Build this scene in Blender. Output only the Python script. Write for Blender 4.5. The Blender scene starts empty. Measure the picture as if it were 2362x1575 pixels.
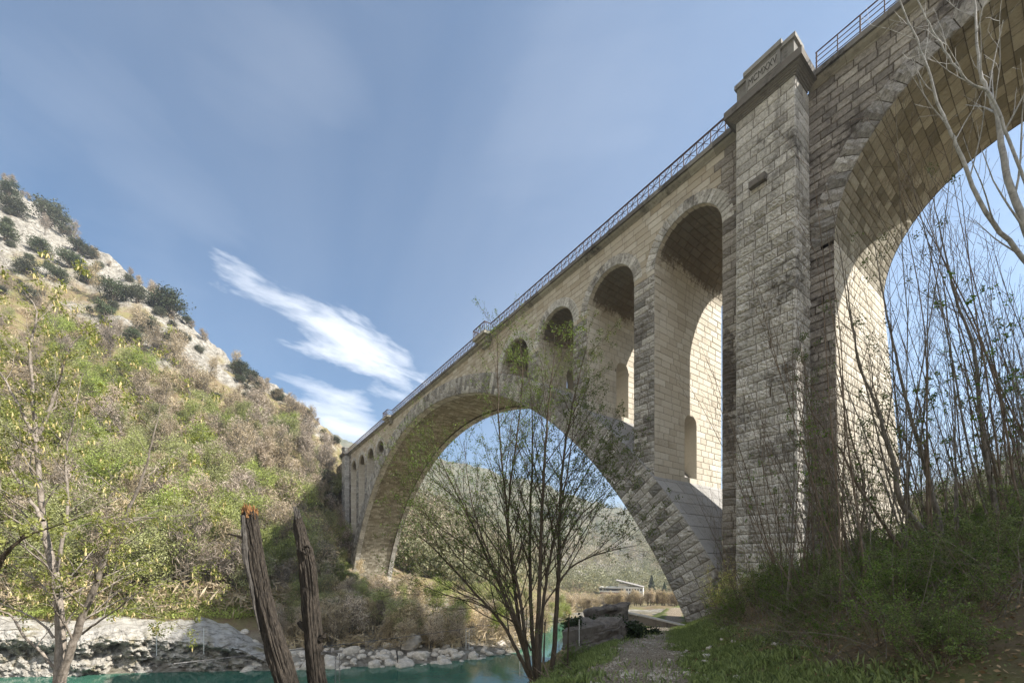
import bpy, math, random
import numpy as np
from mathutils import Vector
random.seed(7); RG=np.random.default_rng(7)
C=bpy.context.scene.collection
SC=bpy.context.scene
# ------------------------------------------------------------------ camera
FP=947.2; AN=0.61507; SN,CS=math.sin(AN),math.cos(AN); YH=1290.0; CX=1181.0
cam_d=bpy.data.cameras.new('camera'); cam=bpy.data.objects.new('camera',cam_d); C.objects.link(cam)
cam_d.sensor_width=36; cam_d.lens=FP/2362*36; cam_d.shift_y=(YH-787.5)/2362
cam_d.clip_start=0.05; cam_d.clip_end=12000
cam.location=(0,0,0); cam.rotation_euler=(math.pi/2,0,math.pi/2-AN)
SC.camera=cam
FW=np.array([-CS,SN]); RT=np.array([SN,CS])
def W(px,py,F):
    "point seen at photo pixel px,py at depth F metres"
    p=F*(FW+(px-CX)/FP*RT); return (p[0],p[1],F*(YH-py)/FP)
def frw(F,r):
    return F*FW[0]+r*RT[0],F*FW[1]+r*RT[1]
# ------------------------------------------------------------------ sun, sky
SUN_EL=math.radians(39); SUN_AZ=math.atan2(.72,.69)      # azimuth from +Y towards +X
sd=Vector((math.sin(SUN_AZ)*math.cos(SUN_EL),math.cos(SUN_AZ)*math.cos(SUN_EL),math.sin(SUN_EL)))
sun_d=bpy.data.lights.new('sun','SUN'); sun=bpy.data.objects.new('sun',sun_d); C.objects.link(sun)
sun_d.energy=5.0; sun_d.angle=math.radians(.5); sun_d.color=(1,.93,.82)
sun.rotation_euler=sd.to_track_quat('Z','Y').to_euler()
world=bpy.data.worlds.new('World'); SC.world=world; world.use_nodes=True
def build_world():
    nt=world.node_tree; N=nt.nodes; L=nt.links; N.clear()
    out=N.new('ShaderNodeOutputWorld'); bg=N.new('ShaderNodeBackground'); bg.inputs['Strength'].default_value=.078
    L.new(bg.outputs[0],out.inputs[0])
    sky=N.new('ShaderNodeTexSky'); sky.sky_type='NISHITA'; sky.sun_disc=False
    sky.sun_elevation=SUN_EL; sky.sun_rotation=SUN_AZ; sky.air_density=.8; sky.dust_density=.5; sky.ozone_density=2.0; sky.altitude=100
    tc=N.new('ShaderNodeTexCoord')
    def vm(op,a,b=None):
        n=N.new('ShaderNodeVectorMath'); n.operation=op
        for i,v in ((0,a),(1,b)):
            if v is None: continue
            if isinstance(v,(tuple,list)): n.inputs[i].default_value=v
            else: L.new(v,n.inputs[i])
        return n.outputs['Value'] if op in('DOT_PRODUCT','LENGTH') else n.outputs[0]
    def m(op,a,b=None,c=None,clamp=False):
        n=N.new('ShaderNodeMath'); n.operation=op; n.use_clamp=clamp
        for i,v in ((0,a),(1,b),(2,c)):
            if v is None: continue
            if isinstance(v,(int,float)): n.inputs[i].default_value=v
            else: L.new(v,n.inputs[i])
        return n.outputs[0]
    d=vm('NORMALIZE',tc.outputs['Generated'])
    def noise(vec,sc,det=6,ro=.55,dist=0):
        n=N.new('ShaderNodeTexNoise'); n.inputs['Scale'].default_value=sc; n.inputs['Detail'].default_value=det
        n.inputs['Roughness'].default_value=ro; n.inputs['Distortion'].default_value=dist
        L.new(vec,n.inputs['Vector']); return n.outputs['Fac']
    def streak(px,py,qx,qy,hw,seed):
        "a cloud bank in the sky between two directions"
        a=Vector(W(px,py,1)).normalized(); b=Vector(W(qx,qy,1)).normalized()
        c=(a+b).normalized(); ax=(b-a).normalized(); up=c.cross(ax).normalized(); hl=(b-a).length/2
        dc=vm('DOT_PRODUCT',d,tuple(c)); 
        s=m('DIVIDE',m('DIVIDE',vm('DOT_PRODUCT',d,tuple(ax)),dc),hl)
        t=m('DIVIDE',m('DIVIDE',vm('DOT_PRODUCT',d,tuple(up)),dc),hw)
        cb=N.new('ShaderNodeCombineXYZ'); L.new(m('MULTIPLY',s,hl/hw*.30),cb.inputs[0]); L.new(m('ADD',t,m('MULTIPLY',s,.35)),cb.inputs[1]); cb.inputs[2].default_value=seed
        n1=noise(cb.outputs[0],1.25,7,.58,.25)
        r=m('ADD',m('MULTIPLY',s,s),m('MULTIPLY',t,t))
        v=m('SUBTRACT',m('ADD',.98,m('MULTIPLY',m('SUBTRACT',n1,.5),3.3)),m('POWER',r,.62))
        v=m('MULTIPLY',v,.62,clamp=True); v=m('MULTIPLY',m('MULTIPLY',v,m('SUBTRACT',1.5,m('MULTIPLY',v,.5))),.85)
        return m('MULTIPLY',v,m('GREATER_THAN',dc,.2))
    c1=streak(548,655,1020,905,.056,3.1)
    c2=streak(640,920,900,1030,.075,8.4)
    c3=streak(1700,150,2700,500,.5,5.5)
    w1=streak(230,330,520,640,.11,12.7); w2=streak(560,-40,760,330,.16,21.3); w3=streak(20,60,260,420,.13,31.9); w4=streak(1150,60,1500,260,.2,44.1)
    wisp=m('MULTIPLY',m('MAXIMUM',m('MAXIMUM',w1,w2),m('MAXIMUM',w3,w4)),.05)
    # thin veil: noise on the plane of the high clouds
    sp=N.new('ShaderNodeSeparateXYZ'); L.new(d,sp.inputs[0])
    iz=m('DIVIDE',1.0,m('MAXIMUM',m('ADD',sp.outputs[2],.12),.05))
    cb=N.new('ShaderNodeCombineXYZ'); L.new(m('MULTIPLY',sp.outputs[0],iz),cb.inputs[0]); L.new(m('MULTIPLY',sp.outputs[1],iz),cb.inputs[1])
    mp=N.new('ShaderNodeMapping'); mp.inputs['Rotation'].default_value=(0,0,.75); mp.inputs['Scale'].default_value=(.5,1.0,1); L.new(cb.outputs[0],mp.inputs[0])
    veil=noise(mp.outputs[0],.8,5,.5,.5)
    veil=m('ADD',.005,m('MULTIPLY',m('SUBTRACT',veil,.44),.6,clamp=True))
    tot=m('MAXIMUM',m('MAXIMUM',c1,c2),m('MULTIPLY',m('ADD',veil,m('MULTIPLY',c3,.06)),.5),clamp=True)
    # unseen bright broken cloud added behind the photographer to light the bridge front
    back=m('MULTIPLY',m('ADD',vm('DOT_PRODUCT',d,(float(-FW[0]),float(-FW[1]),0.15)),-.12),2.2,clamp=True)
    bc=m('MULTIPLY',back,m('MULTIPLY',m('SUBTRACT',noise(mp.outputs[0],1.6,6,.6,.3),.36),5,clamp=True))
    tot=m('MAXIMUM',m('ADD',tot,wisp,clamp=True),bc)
    tot=m('MULTIPLY',tot,m('MULTIPLY',m('ADD',sp.outputs[2],.02),12,clamp=True))
    mx=N.new('ShaderNodeMix'); mx.data_type='RGBA'; L.new(tot,mx.inputs['Factor'])
    tn=N.new('ShaderNodeMix'); tn.data_type='RGBA'; tn.blend_type='MULTIPLY'; tn.inputs['Factor'].default_value=1; L.new(sky.outputs[0],tn.inputs['A']); tn.inputs['B'].default_value=(.58,.88,.97,1)
    L.new(tn.outputs['Result'],mx.inputs['A'])
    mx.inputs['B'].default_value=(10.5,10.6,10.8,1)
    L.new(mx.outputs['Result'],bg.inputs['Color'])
build_world()
SC.view_settings.view_transform='Standard'; SC.view_settings.look='None'; SC.view_settings.gamma=1
SC.view_settings.exposure=1.3
SC.cycles.max_bounces=6; SC.cycles.diffuse_bounces=4; SC.cycles.glossy_bounces=2; SC.cycles.transmission_bounces=3
SC.cycles.transparent_max_bounces=4
# ------------------------------------------------------------------ helpers
class MB:
    def __init__(s): s.v=[]; s.f=[]; s.n=0; s.t=[]
    def add(s,v,f,tint=None):
        v=np.asarray(v,float).reshape(-1,3); s.v.append(v)
        f=np.asarray(f,int)+s.n; s.f.append(f); s.n+=len(v)
        if tint is None: tint=.5
        s.t.append(np.broadcast_to(np.asarray(tint,float),(len(v),)))
    def box(s,a,b,tint=None):
        (x0,y0,z0),(x1,y1,z1)=a,b
        v=[(x0,y0,z0),(x1,y0,z0),(x1,y1,z0),(x0,y1,z0),(x0,y0,z1),(x1,y0,z1),(x1,y1,z1),(x0,y1,z1)]
        s.add(v,[(0,3,2,1),(4,5,6,7),(0,1,5,4),(1,2,6,5),(2,3,7,6),(3,0,4,7)],tint)
    def bar(s,p,q,w,h=None):
        p=Vector(p);q=Vector(q); d=(q-p); 
        if d.length<1e-6: return
        d.normalize(); u=Vector((0,0,1)) if abs(d.z)<.95 else Vector((1,0,0)); x=d.cross(u).normalized(); y=d.cross(x); h=h or w
        v=[]
        for c in (p,q):
            for a,b in ((-1,-1),(1,-1),(1,1),(-1,1)): v.append(c+x*a*w/2+y*b*h/2)
        s.add([tuple(i) for i in v],[(0,3,2,1),(4,5,6,7),(0,1,5,4),(1,2,6,5),(2,3,7,6),(3,0,4,7)])
    def tube(s,pts,rad,k=6,tint=None,lump=0):
        pts=np.asarray(pts,float); n=len(pts); rad=np.broadcast_to(np.asarray(rad,float),(n,))
        t=np.gradient(pts,axis=0); t/=np.linalg.norm(t,axis=1)[:,None]+1e-9
        ref=np.array([.31,.22,.92]) if abs(t[0,2])<.8 else np.array([.92,.3,.1])
        x=np.cross(t,ref); x/=np.linalg.norm(x,axis=1)[:,None]+1e-9; y=np.cross(t,x)
        a=np.arange(k)*2*math.pi/k
        rr=rad[:,None]*np.ones((n,k))
        if lump: rr=rr*(1+lump*RG.uniform(-1,1,(n,k)))
        v=pts[:,None,:]+rr[:,:,None]*(np.cos(a)[None,:,None]*x[:,None,:]+np.sin(a)[None,:,None]*y[:,None,:])
        i=np.arange(n-1)[:,None]*k; j=np.arange(k)[None,:]; j2=(j+1)%k
        f=np.stack([i+j,i+j2,i+k+j2,i+k+j],-1).reshape(-1,4)
        s.add(v.reshape(-1,3),f,tint)
    def grid(s,P,tint=None,flip=False):
        P=np.asarray(P); a,b=P.shape[:2]; i=np.arange(a-1)[:,None]*b; j=np.arange(b-1)[None,:]
        f=np.stack([i+j,i+j+1,i+b+j+1,i+b+j],-1).reshape(-1,4)
        if flip: f=f[:,::-1]
        s.add(P.reshape(-1,3),f,tint)
    def build(s,name,mat=None,parent=None,smooth=False,attrs=None):
        me=bpy.data.meshes.new(name); V=np.concatenate(s.v) if s.v else np.zeros((0,3))
        sizes=np.concatenate([np.full(len(f),f.shape[1]) for f in s.f]); loops=np.concatenate([f.ravel() for f in s.f])
        me.vertices.add(len(V)); me.vertices.foreach_set('co',V.ravel())
        me.loops.add(len(loops)); me.loops.foreach_set('vertex_index',loops.astype(np.int32))
        me.polygons.add(len(sizes)); st=np.concatenate([[0],np.cumsum(sizes)[:-1]])
        me.polygons.foreach_set('loop_start',st.astype(np.int32)); me.polygons.foreach_set('loop_total',sizes.astype(np.int32))
        me.polygons.foreach_set('use_smooth',np.full(len(sizes),smooth))
        at=me.attributes.new('tint','FLOAT','POINT'); at.data.foreach_set('value',np.concatenate(s.t).astype(np.float32))
        for k,a in (attrs or {}).items():
            at=me.attributes.new(k,'FLOAT','POINT'); at.data.foreach_set('value',np.asarray(a,np.float32))
        me.update(calc_edges=True); me.validate()
        o=bpy.data.objects.new(name,me); C.objects.link(o)
        if mat: me.materials.append(mat)
        if parent: o.parent=parent
        return o
def tag(o,label=None,cat=None,group=None,kind=None):
    if label: o['label']=label
    if cat: o['category']=cat
    if group: o['group']=group
    if kind: o['kind']=kind
    return o
def empty(name,loc=(0,0,0),rz=0,label=None,cat=None,group=None):
    o=bpy.data.objects.new(name,None); C.objects.link(o); o.location=loc; o.rotation_euler=(0,0,rz); o.empty_display_size=.3
    return tag(o,label,cat,group)
def dup(root,loc,rot=(0,0,0),sc=1.0,label=None,group=None):
    r=root.copy(); C.objects.link(r); r.location=loc; r.rotation_euler=rot
    r.scale=(sc,sc,sc) if not hasattr(sc,'__len__') else sc
    if label: r['label']=label
    if group: r['group']=group
    for ch in list(root.children):
        c=ch.copy(); C.objects.link(c); c.parent=r
    return r
# value noise, vectorised
_T=RG.random((64,64,64))
def vnoise(x,y,z=0.0):
    x=np.asarray(x,float); y=np.asarray(y,float)+0*x; z=np.asarray(z,float)+0*x
    xi=np.floor(x).astype(int); yi=np.floor(y).astype(int); zi=np.floor(z).astype(int)
    fx=x-xi; fy=y-yi; fz=z-zi; fx=fx*fx*(3-2*fx); fy=fy*fy*(3-2*fy); fz=fz*fz*(3-2*fz)
    g=lambda a,b,c:_T[(xi+a)&63,(yi+b)&63,(zi+c)&63]
    l=lambda a,b,t:a+(b-a)*t
    return l(l(l(g(0,0,0),g(1,0,0),fx),l(g(0,1,0),g(1,1,0),fx),fy),l(l(g(0,0,1),g(1,0,1),fx),l(g(0,1,1),g(1,1,1),fx),fy),fz)
def fbm(x,y,z=0.0,o=4):
    s=0;a=.5
    for i in range(o):
        s=s+a*(vnoise(np.asarray(x)*2**i+i*7.3,np.asarray(y)*2**i+i*3.1,np.asarray(z)*2**i)-.5); a*=.5
    return s*2
# ------------------------------------------------------------------ materials
def newmat(name):
    m=bpy.data.materials.new(name); m.use_nodes=True; nt=m.node_tree; nt.nodes.clear()
    o=nt.nodes.new('ShaderNodeOutputMaterial'); b=nt.nodes.new('ShaderNodeBsdfPrincipled'); nt.links.new(b.outputs[0],o.inputs[0])
    b.inputs['Roughness'].default_value=.9; b.inputs['Specular IOR Level'].default_value=.25
    return m,nt,b,o
class NT:
    def __init__(s,nt): s.nt=nt; s.N=nt.nodes; s.L=nt.links
    def tex(s,kind,scale,vec=None,**kw):
        n=s.N.new(kind); n.inputs['Scale'].default_value=scale
        for k,v in kw.items():
            if k in n.inputs: n.inputs[k].default_value=v
        if vec is not None: s.L.new(vec,n.inputs['Vector'])
        return n
    def obj(s,scale=(1,1,1),rot=(0,0,0)):
        tc=s.N.new('ShaderNodeTexCoord'); mp=s.N.new('ShaderNodeMapping'); mp.inputs['Scale'].default_value=scale; mp.inputs['Rotation'].default_value=rot
        s.L.new(tc.outputs['Object'],mp.inputs[0]); return mp.outputs[0]
    def ramp(s,fac,stops):
        r=s.N.new('ShaderNodeValToRGB'); el=r.color_ramp.elements
        while len(el)<len(stops): el.new(.5)
        for e,(p,c) in zip(el,stops): e.position=p; e.color=(*c,1) if len(c)==3 else c
        s.L.new(fac,r.inputs[0]); return r.outputs[0]
    def mix(s,fac,a,b,mode='MIX'):
        m=s.N.new('ShaderNodeMix'); m.data_type='RGBA'; m.blend_type=mode
        for k,v in (('Factor',fac),('A',a),('B',b)):
            if isinstance(v,(int,float)): m.inputs[k].default_value=v
            elif isinstance(v,tuple): m.inputs[k].default_value=(*v,1)
            else: s.L.new(v,m.inputs[k])
        return m.outputs['Result']
    def m(s,op,a,b=None,clamp=False):
        n=s.N.new('ShaderNodeMath'); n.operation=op; n.use_clamp=clamp
        for i,v in ((0,a),(1,b)):
            if v is None: continue
            if isinstance(v,(int,float)): n.inputs[i].default_value=v
            else: s.L.new(v,n.inputs[i])
        return n.outputs[0]
    def attr(s,name):
        n=s.N.new('ShaderNodeAttribute'); n.attribute_name=name; return n.outputs['Fac']
    def bump(s,h,st,dist,bsdf):
        b=s.N.new('ShaderNodeBump'); b.inputs['Strength'].default_value=st; b.inputs['Distance'].default_value=dist
        s.L.new(h,b.inputs['Height']); s.L.new(b.outputs[0],bsdf.inputs['Normal'])
    def hsv(s,col,v):
        h=s.N.new('ShaderNodeHueSaturation'); s.L.new(col,h.inputs['Color']); s.L.new(v,h.inputs['Value']); return h.outputs[0]
def stone(name,cols,dark=(.07,.06,.055),stain=.5,streak=.5,bump=.5,fine=9,stscale=.35,mott=.9):
    "cols: three block colours picked by the per block tint; stain: grey black lichen and run-off patches"
    m,nt,b,o=newmat(name); n=NT(nt)
    base=n.ramp(n.attr('tint'),[(0,cols[0]),(.5,cols[1]),(1,cols[2])])
    ob=n.obj()
    f1=n.tex('ShaderNodeTexNoise',fine,ob,Detail=8,Roughness=.7).outputs['Fac']
    col=n.mix(n.m('MULTIPLY',n.m('SUBTRACT',f1,.35 if mott<1 else .42),mott,True),base,(.62*cols[0][0],.6*cols[0][1],.56*cols[0][2]) if mott<1 else (.3*cols[0][0],.29*cols[0][1],.27*cols[0][2]))
    s1=n.tex('ShaderNodeTexNoise',stscale,ob,Detail=7,Roughness=.65,Distortion=.6).outputs['Fac']
    s2=n.tex('ShaderNodeTexNoise',1.0,n.obj((1.2,1.2,.12)),Detail=6,Roughness=.65).outputs['Fac']
    s3=n.tex('ShaderNodeTexNoise',3.5,ob,Detail=5,Roughness=.7).outputs['Fac']
    a=n.m('MULTIPLY',n.m('SUBTRACT',n.m('ADD',s1,n.m('MULTIPLY',n.m('SUBTRACT',s3,.5),.5)),.585-.10*stain),8*stain,True)
    c=n.m('MULTIPLY',n.m('SUBTRACT',n.m('ADD',s2,n.m('MULTIPLY',n.m('SUBTRACT',s3,.5),.35)),.61-.10*streak),6*streak,True)
    col=n.mix(n.m('MINIMUM',n.m('MAXIMUM',a,c),.82),col,dark)
    so=n.m('MULTIPLY',n.m('SUBTRACT',n.m('ADD',n.m('MULTIPLY',n.attr('crown_dark'),1.25),n.m('MULTIPLY',n.m('SUBTRACT',n.m('ADD',s3,s1),1.0),1.6)),.38),2.6,True)
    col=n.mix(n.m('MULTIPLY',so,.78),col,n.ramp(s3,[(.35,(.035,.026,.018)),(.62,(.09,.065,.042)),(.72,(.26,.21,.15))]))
    nt.links.new(col,b.inputs['Base Color'])
    f2=n.tex('ShaderNodeTexNoise',fine*1.7,ob,Detail=7,Roughness=.75).outputs['Fac']
    n.bump(f2,bump,.03,b)
    b.inputs['Specular IOR Level'].default_value=.15
    return m
M={}
M['ashlar']=stone('ashlar_stone',[(.38,.33,.255),(.50,.455,.385),(.63,.60,.54)],stain=.22,streak=.3)
M['rustic']=stone('rock_faced_stone',[(.37,.355,.33),(.54,.525,.495),(.72,.70,.67)],dark=(.055,.05,.045),stain=.6,streak=.55,bump=1.0,mott=2.4)
M['ring']=stone('arch_ring_stone',[(.19,.185,.175),(.40,.385,.365),(.64,.62,.58)],stain=.6,streak=.4,bump=1.0,mott=2.6)
M['darkstone']=stone('weathered_side_stone',[(.19,.175,.16),(.33,.305,.28),(.52,.49,.445)],stain=1.0,streak=.5,bump=.9,mott=2.2)
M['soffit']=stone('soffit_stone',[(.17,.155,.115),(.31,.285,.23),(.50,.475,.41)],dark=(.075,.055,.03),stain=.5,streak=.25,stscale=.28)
M['vault']=stone('vault_stone',[(.48,.435,.365),(.58,.54,.465),(.67,.64,.575)],dark=(.16,.125,.085),stain=.22,streak=.35,stscale=.3)
M['vaulttop']=stone('vault_crown_stone',[(.09,.065,.04),(.15,.11,.065),(.36,.29,.19)],dark=(.045,.033,.022),stain=.7,streak=.1,stscale=.5)
M['mortar']=stone('mortar',[(.09,.075,.055),(.11,.092,.07),(.13,.11,.085)],stain=.3,streak=.2)
M['moulding']=stone('moulding_stone',[(.30,.28,.24),(.38,.36,.31),(.44,.42,.37)],dark=(.06,.055,.05),stain=.6,streak=.5)
M['coping']=stone('coping_stone',[(.13,.12,.11),(.18,.165,.15),(.26,.245,.22)],dark=(.05,.045,.04),stain=.7,streak=.3)
M['dateblock']=stone('date_block_stone',[(.15,.145,.135),(.22,.215,.20),(.36,.35,.33)],dark=(.06,.055,.05),stain=.7,streak=.7)
M['slab']=stone('slab_stone',[(.28,.275,.27),(.33,.325,.32),(.38,.375,.37)],stain=.3,streak=.4)
def simple(name,col,rough=.8,metal=0,var=.35,scale=8,bump=.3,spec=.3):
    m,nt,b,o=newmat(name); n=NT(nt)
    f=n.tex('ShaderNodeTexNoise',scale,n.obj(),Detail=6,Roughness=.65).outputs['Fac']
    c=n.ramp(f,[(.3,tuple(x*(1-var) for x in col)),(.7,tuple(min(1,x*(1+var)) for x in col))])
    nt.links.new(c,b.inputs['Base Color']); b.inputs['Roughness'].default_value=rough; b.inputs['Metallic'].default_value=metal
    b.inputs['Specular IOR Level'].default_value=spec
    n.bump(f,bump,.02,b); return m
M['rust']=simple('rusted_iron',(.075,.042,.03),.75,0,.5,14)
M['letters']=simple('dark_letters',(.075,.07,.06),.9)
M['wire']=simple('steel_wire',(.12,.12,.125),.5,.4)
M['chain']=simple('galvanised_steel',(.13,.13,.135),.45,.6)
M['polepaint']=simple('white_pole_paint',(.72,.72,.7),.5,0,.08)
def leafmat(name,c1,c2,trans=.45):
    m,nt,b,o=newmat(name); n=NT(nt); N=nt.nodes
    col=n.ramp(n.attr('tint'),[(0,c1),(1,c2)])
    oi=N.new('ShaderNodeObjectInfo'); hs=N.new('ShaderNodeHueSaturation'); nt.links.new(col,hs.inputs['Color'])
    nt.links.new(n.m('ADD',n.m('MULTIPLY',oi.outputs['Random'],.6),.68),hs.inputs['Value'])
    wn=N.new('ShaderNodeTexWhiteNoise'); wn.noise_dimensions='1D'; nt.links.new(oi.outputs['Random'],wn.inputs['W'])
    nt.links.new(n.m('ADD',n.m('MULTIPLY',wn.outputs['Value'],.035),.4825),hs.inputs['Hue']); nt.links.new(n.m('ADD',n.m('MULTIPLY',wn.outputs['Value'],.45),.58),hs.inputs['Saturation']); col=hs.outputs[0]
    nt.links.new(col,b.inputs['Base Color']); b.inputs['Roughness'].default_value=.6
    t=N.new('ShaderNodeBsdfTranslucent'); nt.links.new(n.mix(1.0,col,(1.0,1.0,.55),'MULTIPLY'),t.inputs[0])
    mx=N.new('ShaderNodeMixShader'); mx.inputs[0].default_value=trans
    nt.links.new(b.outputs[0],mx.inputs[1]); nt.links.new(t.outputs[0],mx.inputs[2]); nt.links.new(mx.outputs[0],o.inputs[0]); return m
M['leaf_spring']=leafmat('spring_leaves',(.22,.25,.04),(.48,.50,.12),.5)
M['leaf_dark']=leafmat('fresh_green_leaves',(.06,.11,.018),(.22,.31,.06),.5)
M['leaf_mid']=leafmat('young_tree_leaves',(.07,.11,.02),(.20,.27,.06),.45)
M['leaf_ever']=leafmat('evergreen_leaves',(.04,.055,.025),(.12,.145,.075),.2)
M['leaf_ivy']=leafmat('ivy_leaves',(.012,.03,.008),(.05,.09,.02),.2)
M['catkin']=leafmat('catkins',(.55,.45,.12),(.75,.66,.28),.4)
M['litter']=leafmat('dry_leaves',(.10,.05,.025),(.42,.27,.15),.2)
M['grass']=leafmat('grass_blades',(.07,.13,.02),(.28,.40,.07),.4)
M['twig_hill']=leafmat('bare_twigs',(.26,.19,.12),(.58,.46,.33),.2)
M['twig_orange']=leafmat('ochre_twigs',(.48,.36,.24),(.74,.60,.44),.35)
M['leaf_hill']=leafmat('hill_spring_leaves',(.22,.26,.06),(.47,.51,.17),.45)
M['leaf_far']=leafmat('far_leaves',(.13,.135,.07),(.29,.28,.155),.2)
def bark(name,c1,c2,scale=(6,6,2),bands=False,bump=.6):
    m,nt,b,o=newmat(name); n=NT(nt)
    f=n.tex('ShaderNodeTexNoise',2.5,n.obj(scale),Detail=7,Roughness=.7).outputs['Fac']
    col=n.ramp(f,[(.35,c1),(.65,c2)])
    if bands:
        f3=n.tex('ShaderNodeTexNoise',1.0,n.obj((3,3,45)),Detail=3).outputs['Fac']
        col=n.mix(n.m('MULTIPLY',n.m('SUBTRACT',f3,.6),5,True),col,(.05,.04,.035))
    nt.links.new(col,b.inputs['Base Color']); n.bump(f,bump,.03,b); return m
M['bark_pale']=bark('pale_bark',(.13,.11,.09),(.33,.29,.255),(8,8,3),True,.3)
M['bark_dark']=bark('dark_bark',(.045,.034,.025),(.12,.095,.07))
M['bark_brown']=bark('brown_bark',(.075,.058,.043),(.24,.19,.145))
M['bark_grey']=bark('grey_bark',(.07,.062,.052),(.25,.225,.19),(8,8,3),True,.3)
M['bark_birch']=bark('silver_bark',(.25,.25,.245),(.55,.545,.53),(6,6,3),True,.3)
M['bark_dead']=bark('furrowed_bark',(.010,.009,.008),(.070,.058,.047),(16,16,3.5),False,1.0)
M['wood_split']=bark('split_grey_wood',(.035,.032,.03),(.12,.11,.10),(20,20,2),False,.8)
M['wood_rot']=bark('rotten_orange_wood',(.06,.028,.014),(.38,.20,.08),(14,14,9),False,1.0)
M['rock']=simple('limestone_boulder',(.50,.46,.40),.9,0,.35,2.5,.8)
# ------------------------------------------------------------------ the viaduct (u to the left along the bridge, n away from the camera)
UC=57.35; CZ=-24.25; RI=46.57; EZ=-26.9; RE=51.3; N0=25.0; N1=34.0; SPR=20.55; RO=2.4
OPC=[15.5,22.1,28.55,35.0]; OPC=OPC+[2*UC-c for c in OPC]
WN=25.75; ACZ=16.44; ARAD=6.57; ACS=[1.108,-15.0]
def w3(u,n,z): u,n,z=np.broadcast_arrays(np.asarray(u,float),n,z); return np.stack([-u,n,z],-1)
def zext(u): return EZ+np.sqrt(np.maximum(RE**2-(np.asarray(u,float)-UC)**2,0))
def thick(th):   # ring thickness in direction th
    d=EZ-CZ; s=np.sin(th); return d*s+np.sqrt(RE**2-(d*np.cos(th))**2)-RI
def courses(t0,t1,h,L,iv,jit=.3,rng=RG,tvar=0.0):
    B=[]; n=max(1,int(round((t1-t0)/h))); ts=t0+(t1-t0)*np.arange(n+1)/n
    for k in range(n):
        ta,tb=ts[k],ts[k+1]
        for a,b in iv(ta,tb):
            if b-a<.12: continue
            s=a; first=True
            while s<b-1e-6:
                l=L*(1+jit*rng.uniform(-1,1))*(.55 if first and k%2 else 1); first=False
                e=s+l
                if b-e<.45*L: e=b
                B.append((s,e,ta,tb)); s=e
    return np.array(B)
def blocks(mb,B,P,Nf,relief,nx=4,ny=3,joint=.012,bev=.03,rough=1.0,base=-.025,tint=None,flat=.45):
    if len(B)==0: return
    sa,sb,ta,tb=[B[:,i][:,None,None] for i in range(4)]; K=len(B)
    sa=sa+joint; sb=sb-joint; ta=ta+joint*.8; tb=tb-joint*.8
    def ax(n,ln):
        e=np.minimum(bev/ln,.3); m=np.linspace(0,1,n-1) if n>2 else np.array([0.,1.])
        x=[np.zeros_like(e)]+[e+(1-2*e)*v for v in m]+[np.ones_like(e)]
        return np.concatenate(x,-1)          # (K,1,n+1)
    X=ax(nx,sb-sa); Y=ax(ny,tb-ta)
    S=sa+(sb-sa)*X; T=ta+(tb-ta)*Y.transpose(0,2,1)
    S=np.broadcast_to(S,(K,Y.shape[2],X.shape[2])); T=np.broadcast_to(T,(K,Y.shape[2],X.shape[2]))
    H=np.zeros(S.shape)+base
    ra=relief*RG.uniform(.5,1.3,(K,1,1)) if np.isscalar(relief) else relief[:,None,None]*RG.uniform(.5,1.3,(K,1,1))
    inner=ra*(flat+(1-flat)*RG.uniform(-.6*rough,1,(K,Y.shape[2]-2,X.shape[2]-2)))
    if relief is not None and inner.shape[1]>3 and inner.shape[2]>3:
        m0=np.broadcast_to(ra*.12,inner.shape)
        e=inner.copy(); e[:,0]=m0[:,0]; e[:,-1]=m0[:,-1]; e[:,:,0]=m0[:,:,0]; e[:,:,-1]=m0[:,:,-1]; inner=e
    H[:,1:-1,1:-1]=inner
    Q=P(S,T)+Nf(S,T)*H[...,None]
    a,b=Q.shape[1:3]; i=np.arange(a-1)[:,None]*b; j=np.arange(b-1)[None,:]
    f=np.stack([i+j,i+j+1,i+b+j+1,i+b+j],-1).reshape(-1,4)
    F=(f[None]+(np.arange(K)*a*b)[:,None,None]).reshape(-1,4)
    t=RG.beta(2,2,K) if tint is None else tint
    mb.add(Q.reshape(-1,3),F,np.repeat(t,a*b))
def const(v): v=np.array(v,float); return lambda S,T:v
FRONT=const((0,-1,0))
bridge=empty('stone_railway_bridge',(-UC,29.5,0),0,'long pale stone railway viaduct with one huge arch and small arched openings above it','bridge')
def part(mb,name,mat,parent=None,smooth=False,label=None,attrs=None):
    o=mb.build(name,mat,None,smooth,attrs); p=parent or bridge
    o.parent=p; o.matrix_parent_inverse=Matrix.Translation((-UC,29.5,0)).inverted()
    if label: o['label']=label
    return o
from mathutils import Matrix
def sub(mb,name,mat,parent): # sub part of a bridge part; the part sits at the world origin in effect
    o=mb.build(name,mat); o.parent=parent; return o

# --- main arch: front ring, soffit, top
RN=24.8; RB=34.05; TH0=math.asin((-9.5-CZ)/RI); THS=(TH0,math.pi-TH0)
def arcP(n): return lambda S,T: w3(UC+(RI+S)*np.cos(T/RI),n,CZ+(RI+S)*np.sin(T/RI))
mb=MB()
ivr=lambda ta,tb:[(0,float(thick((ta+tb)/2/RI)))]
B=courses(THS[0]*RI,THS[1]*RI,.62,1.05,ivr,.25)
blocks(mb,B,arcP(RN),FRONT,.12,nx=8,ny=6,rough=1.2,joint=.016)
ring=part(mb,'main_arch_ring',M['ring'],label='dark rock-faced ring of the great arch')
mb=MB(); th=np.linspace(*THS,160)
for nn,fl in ((RN+.025,1),(RB,0)):
    a=np.stack([w3(UC+RI*np.cos(th),nn,CZ+RI*np.sin(th)),w3(UC+(RI+thick(th))*np.cos(th),nn,CZ+(RI+thick(th))*np.sin(th))],1); mb.grid(a)
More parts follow.
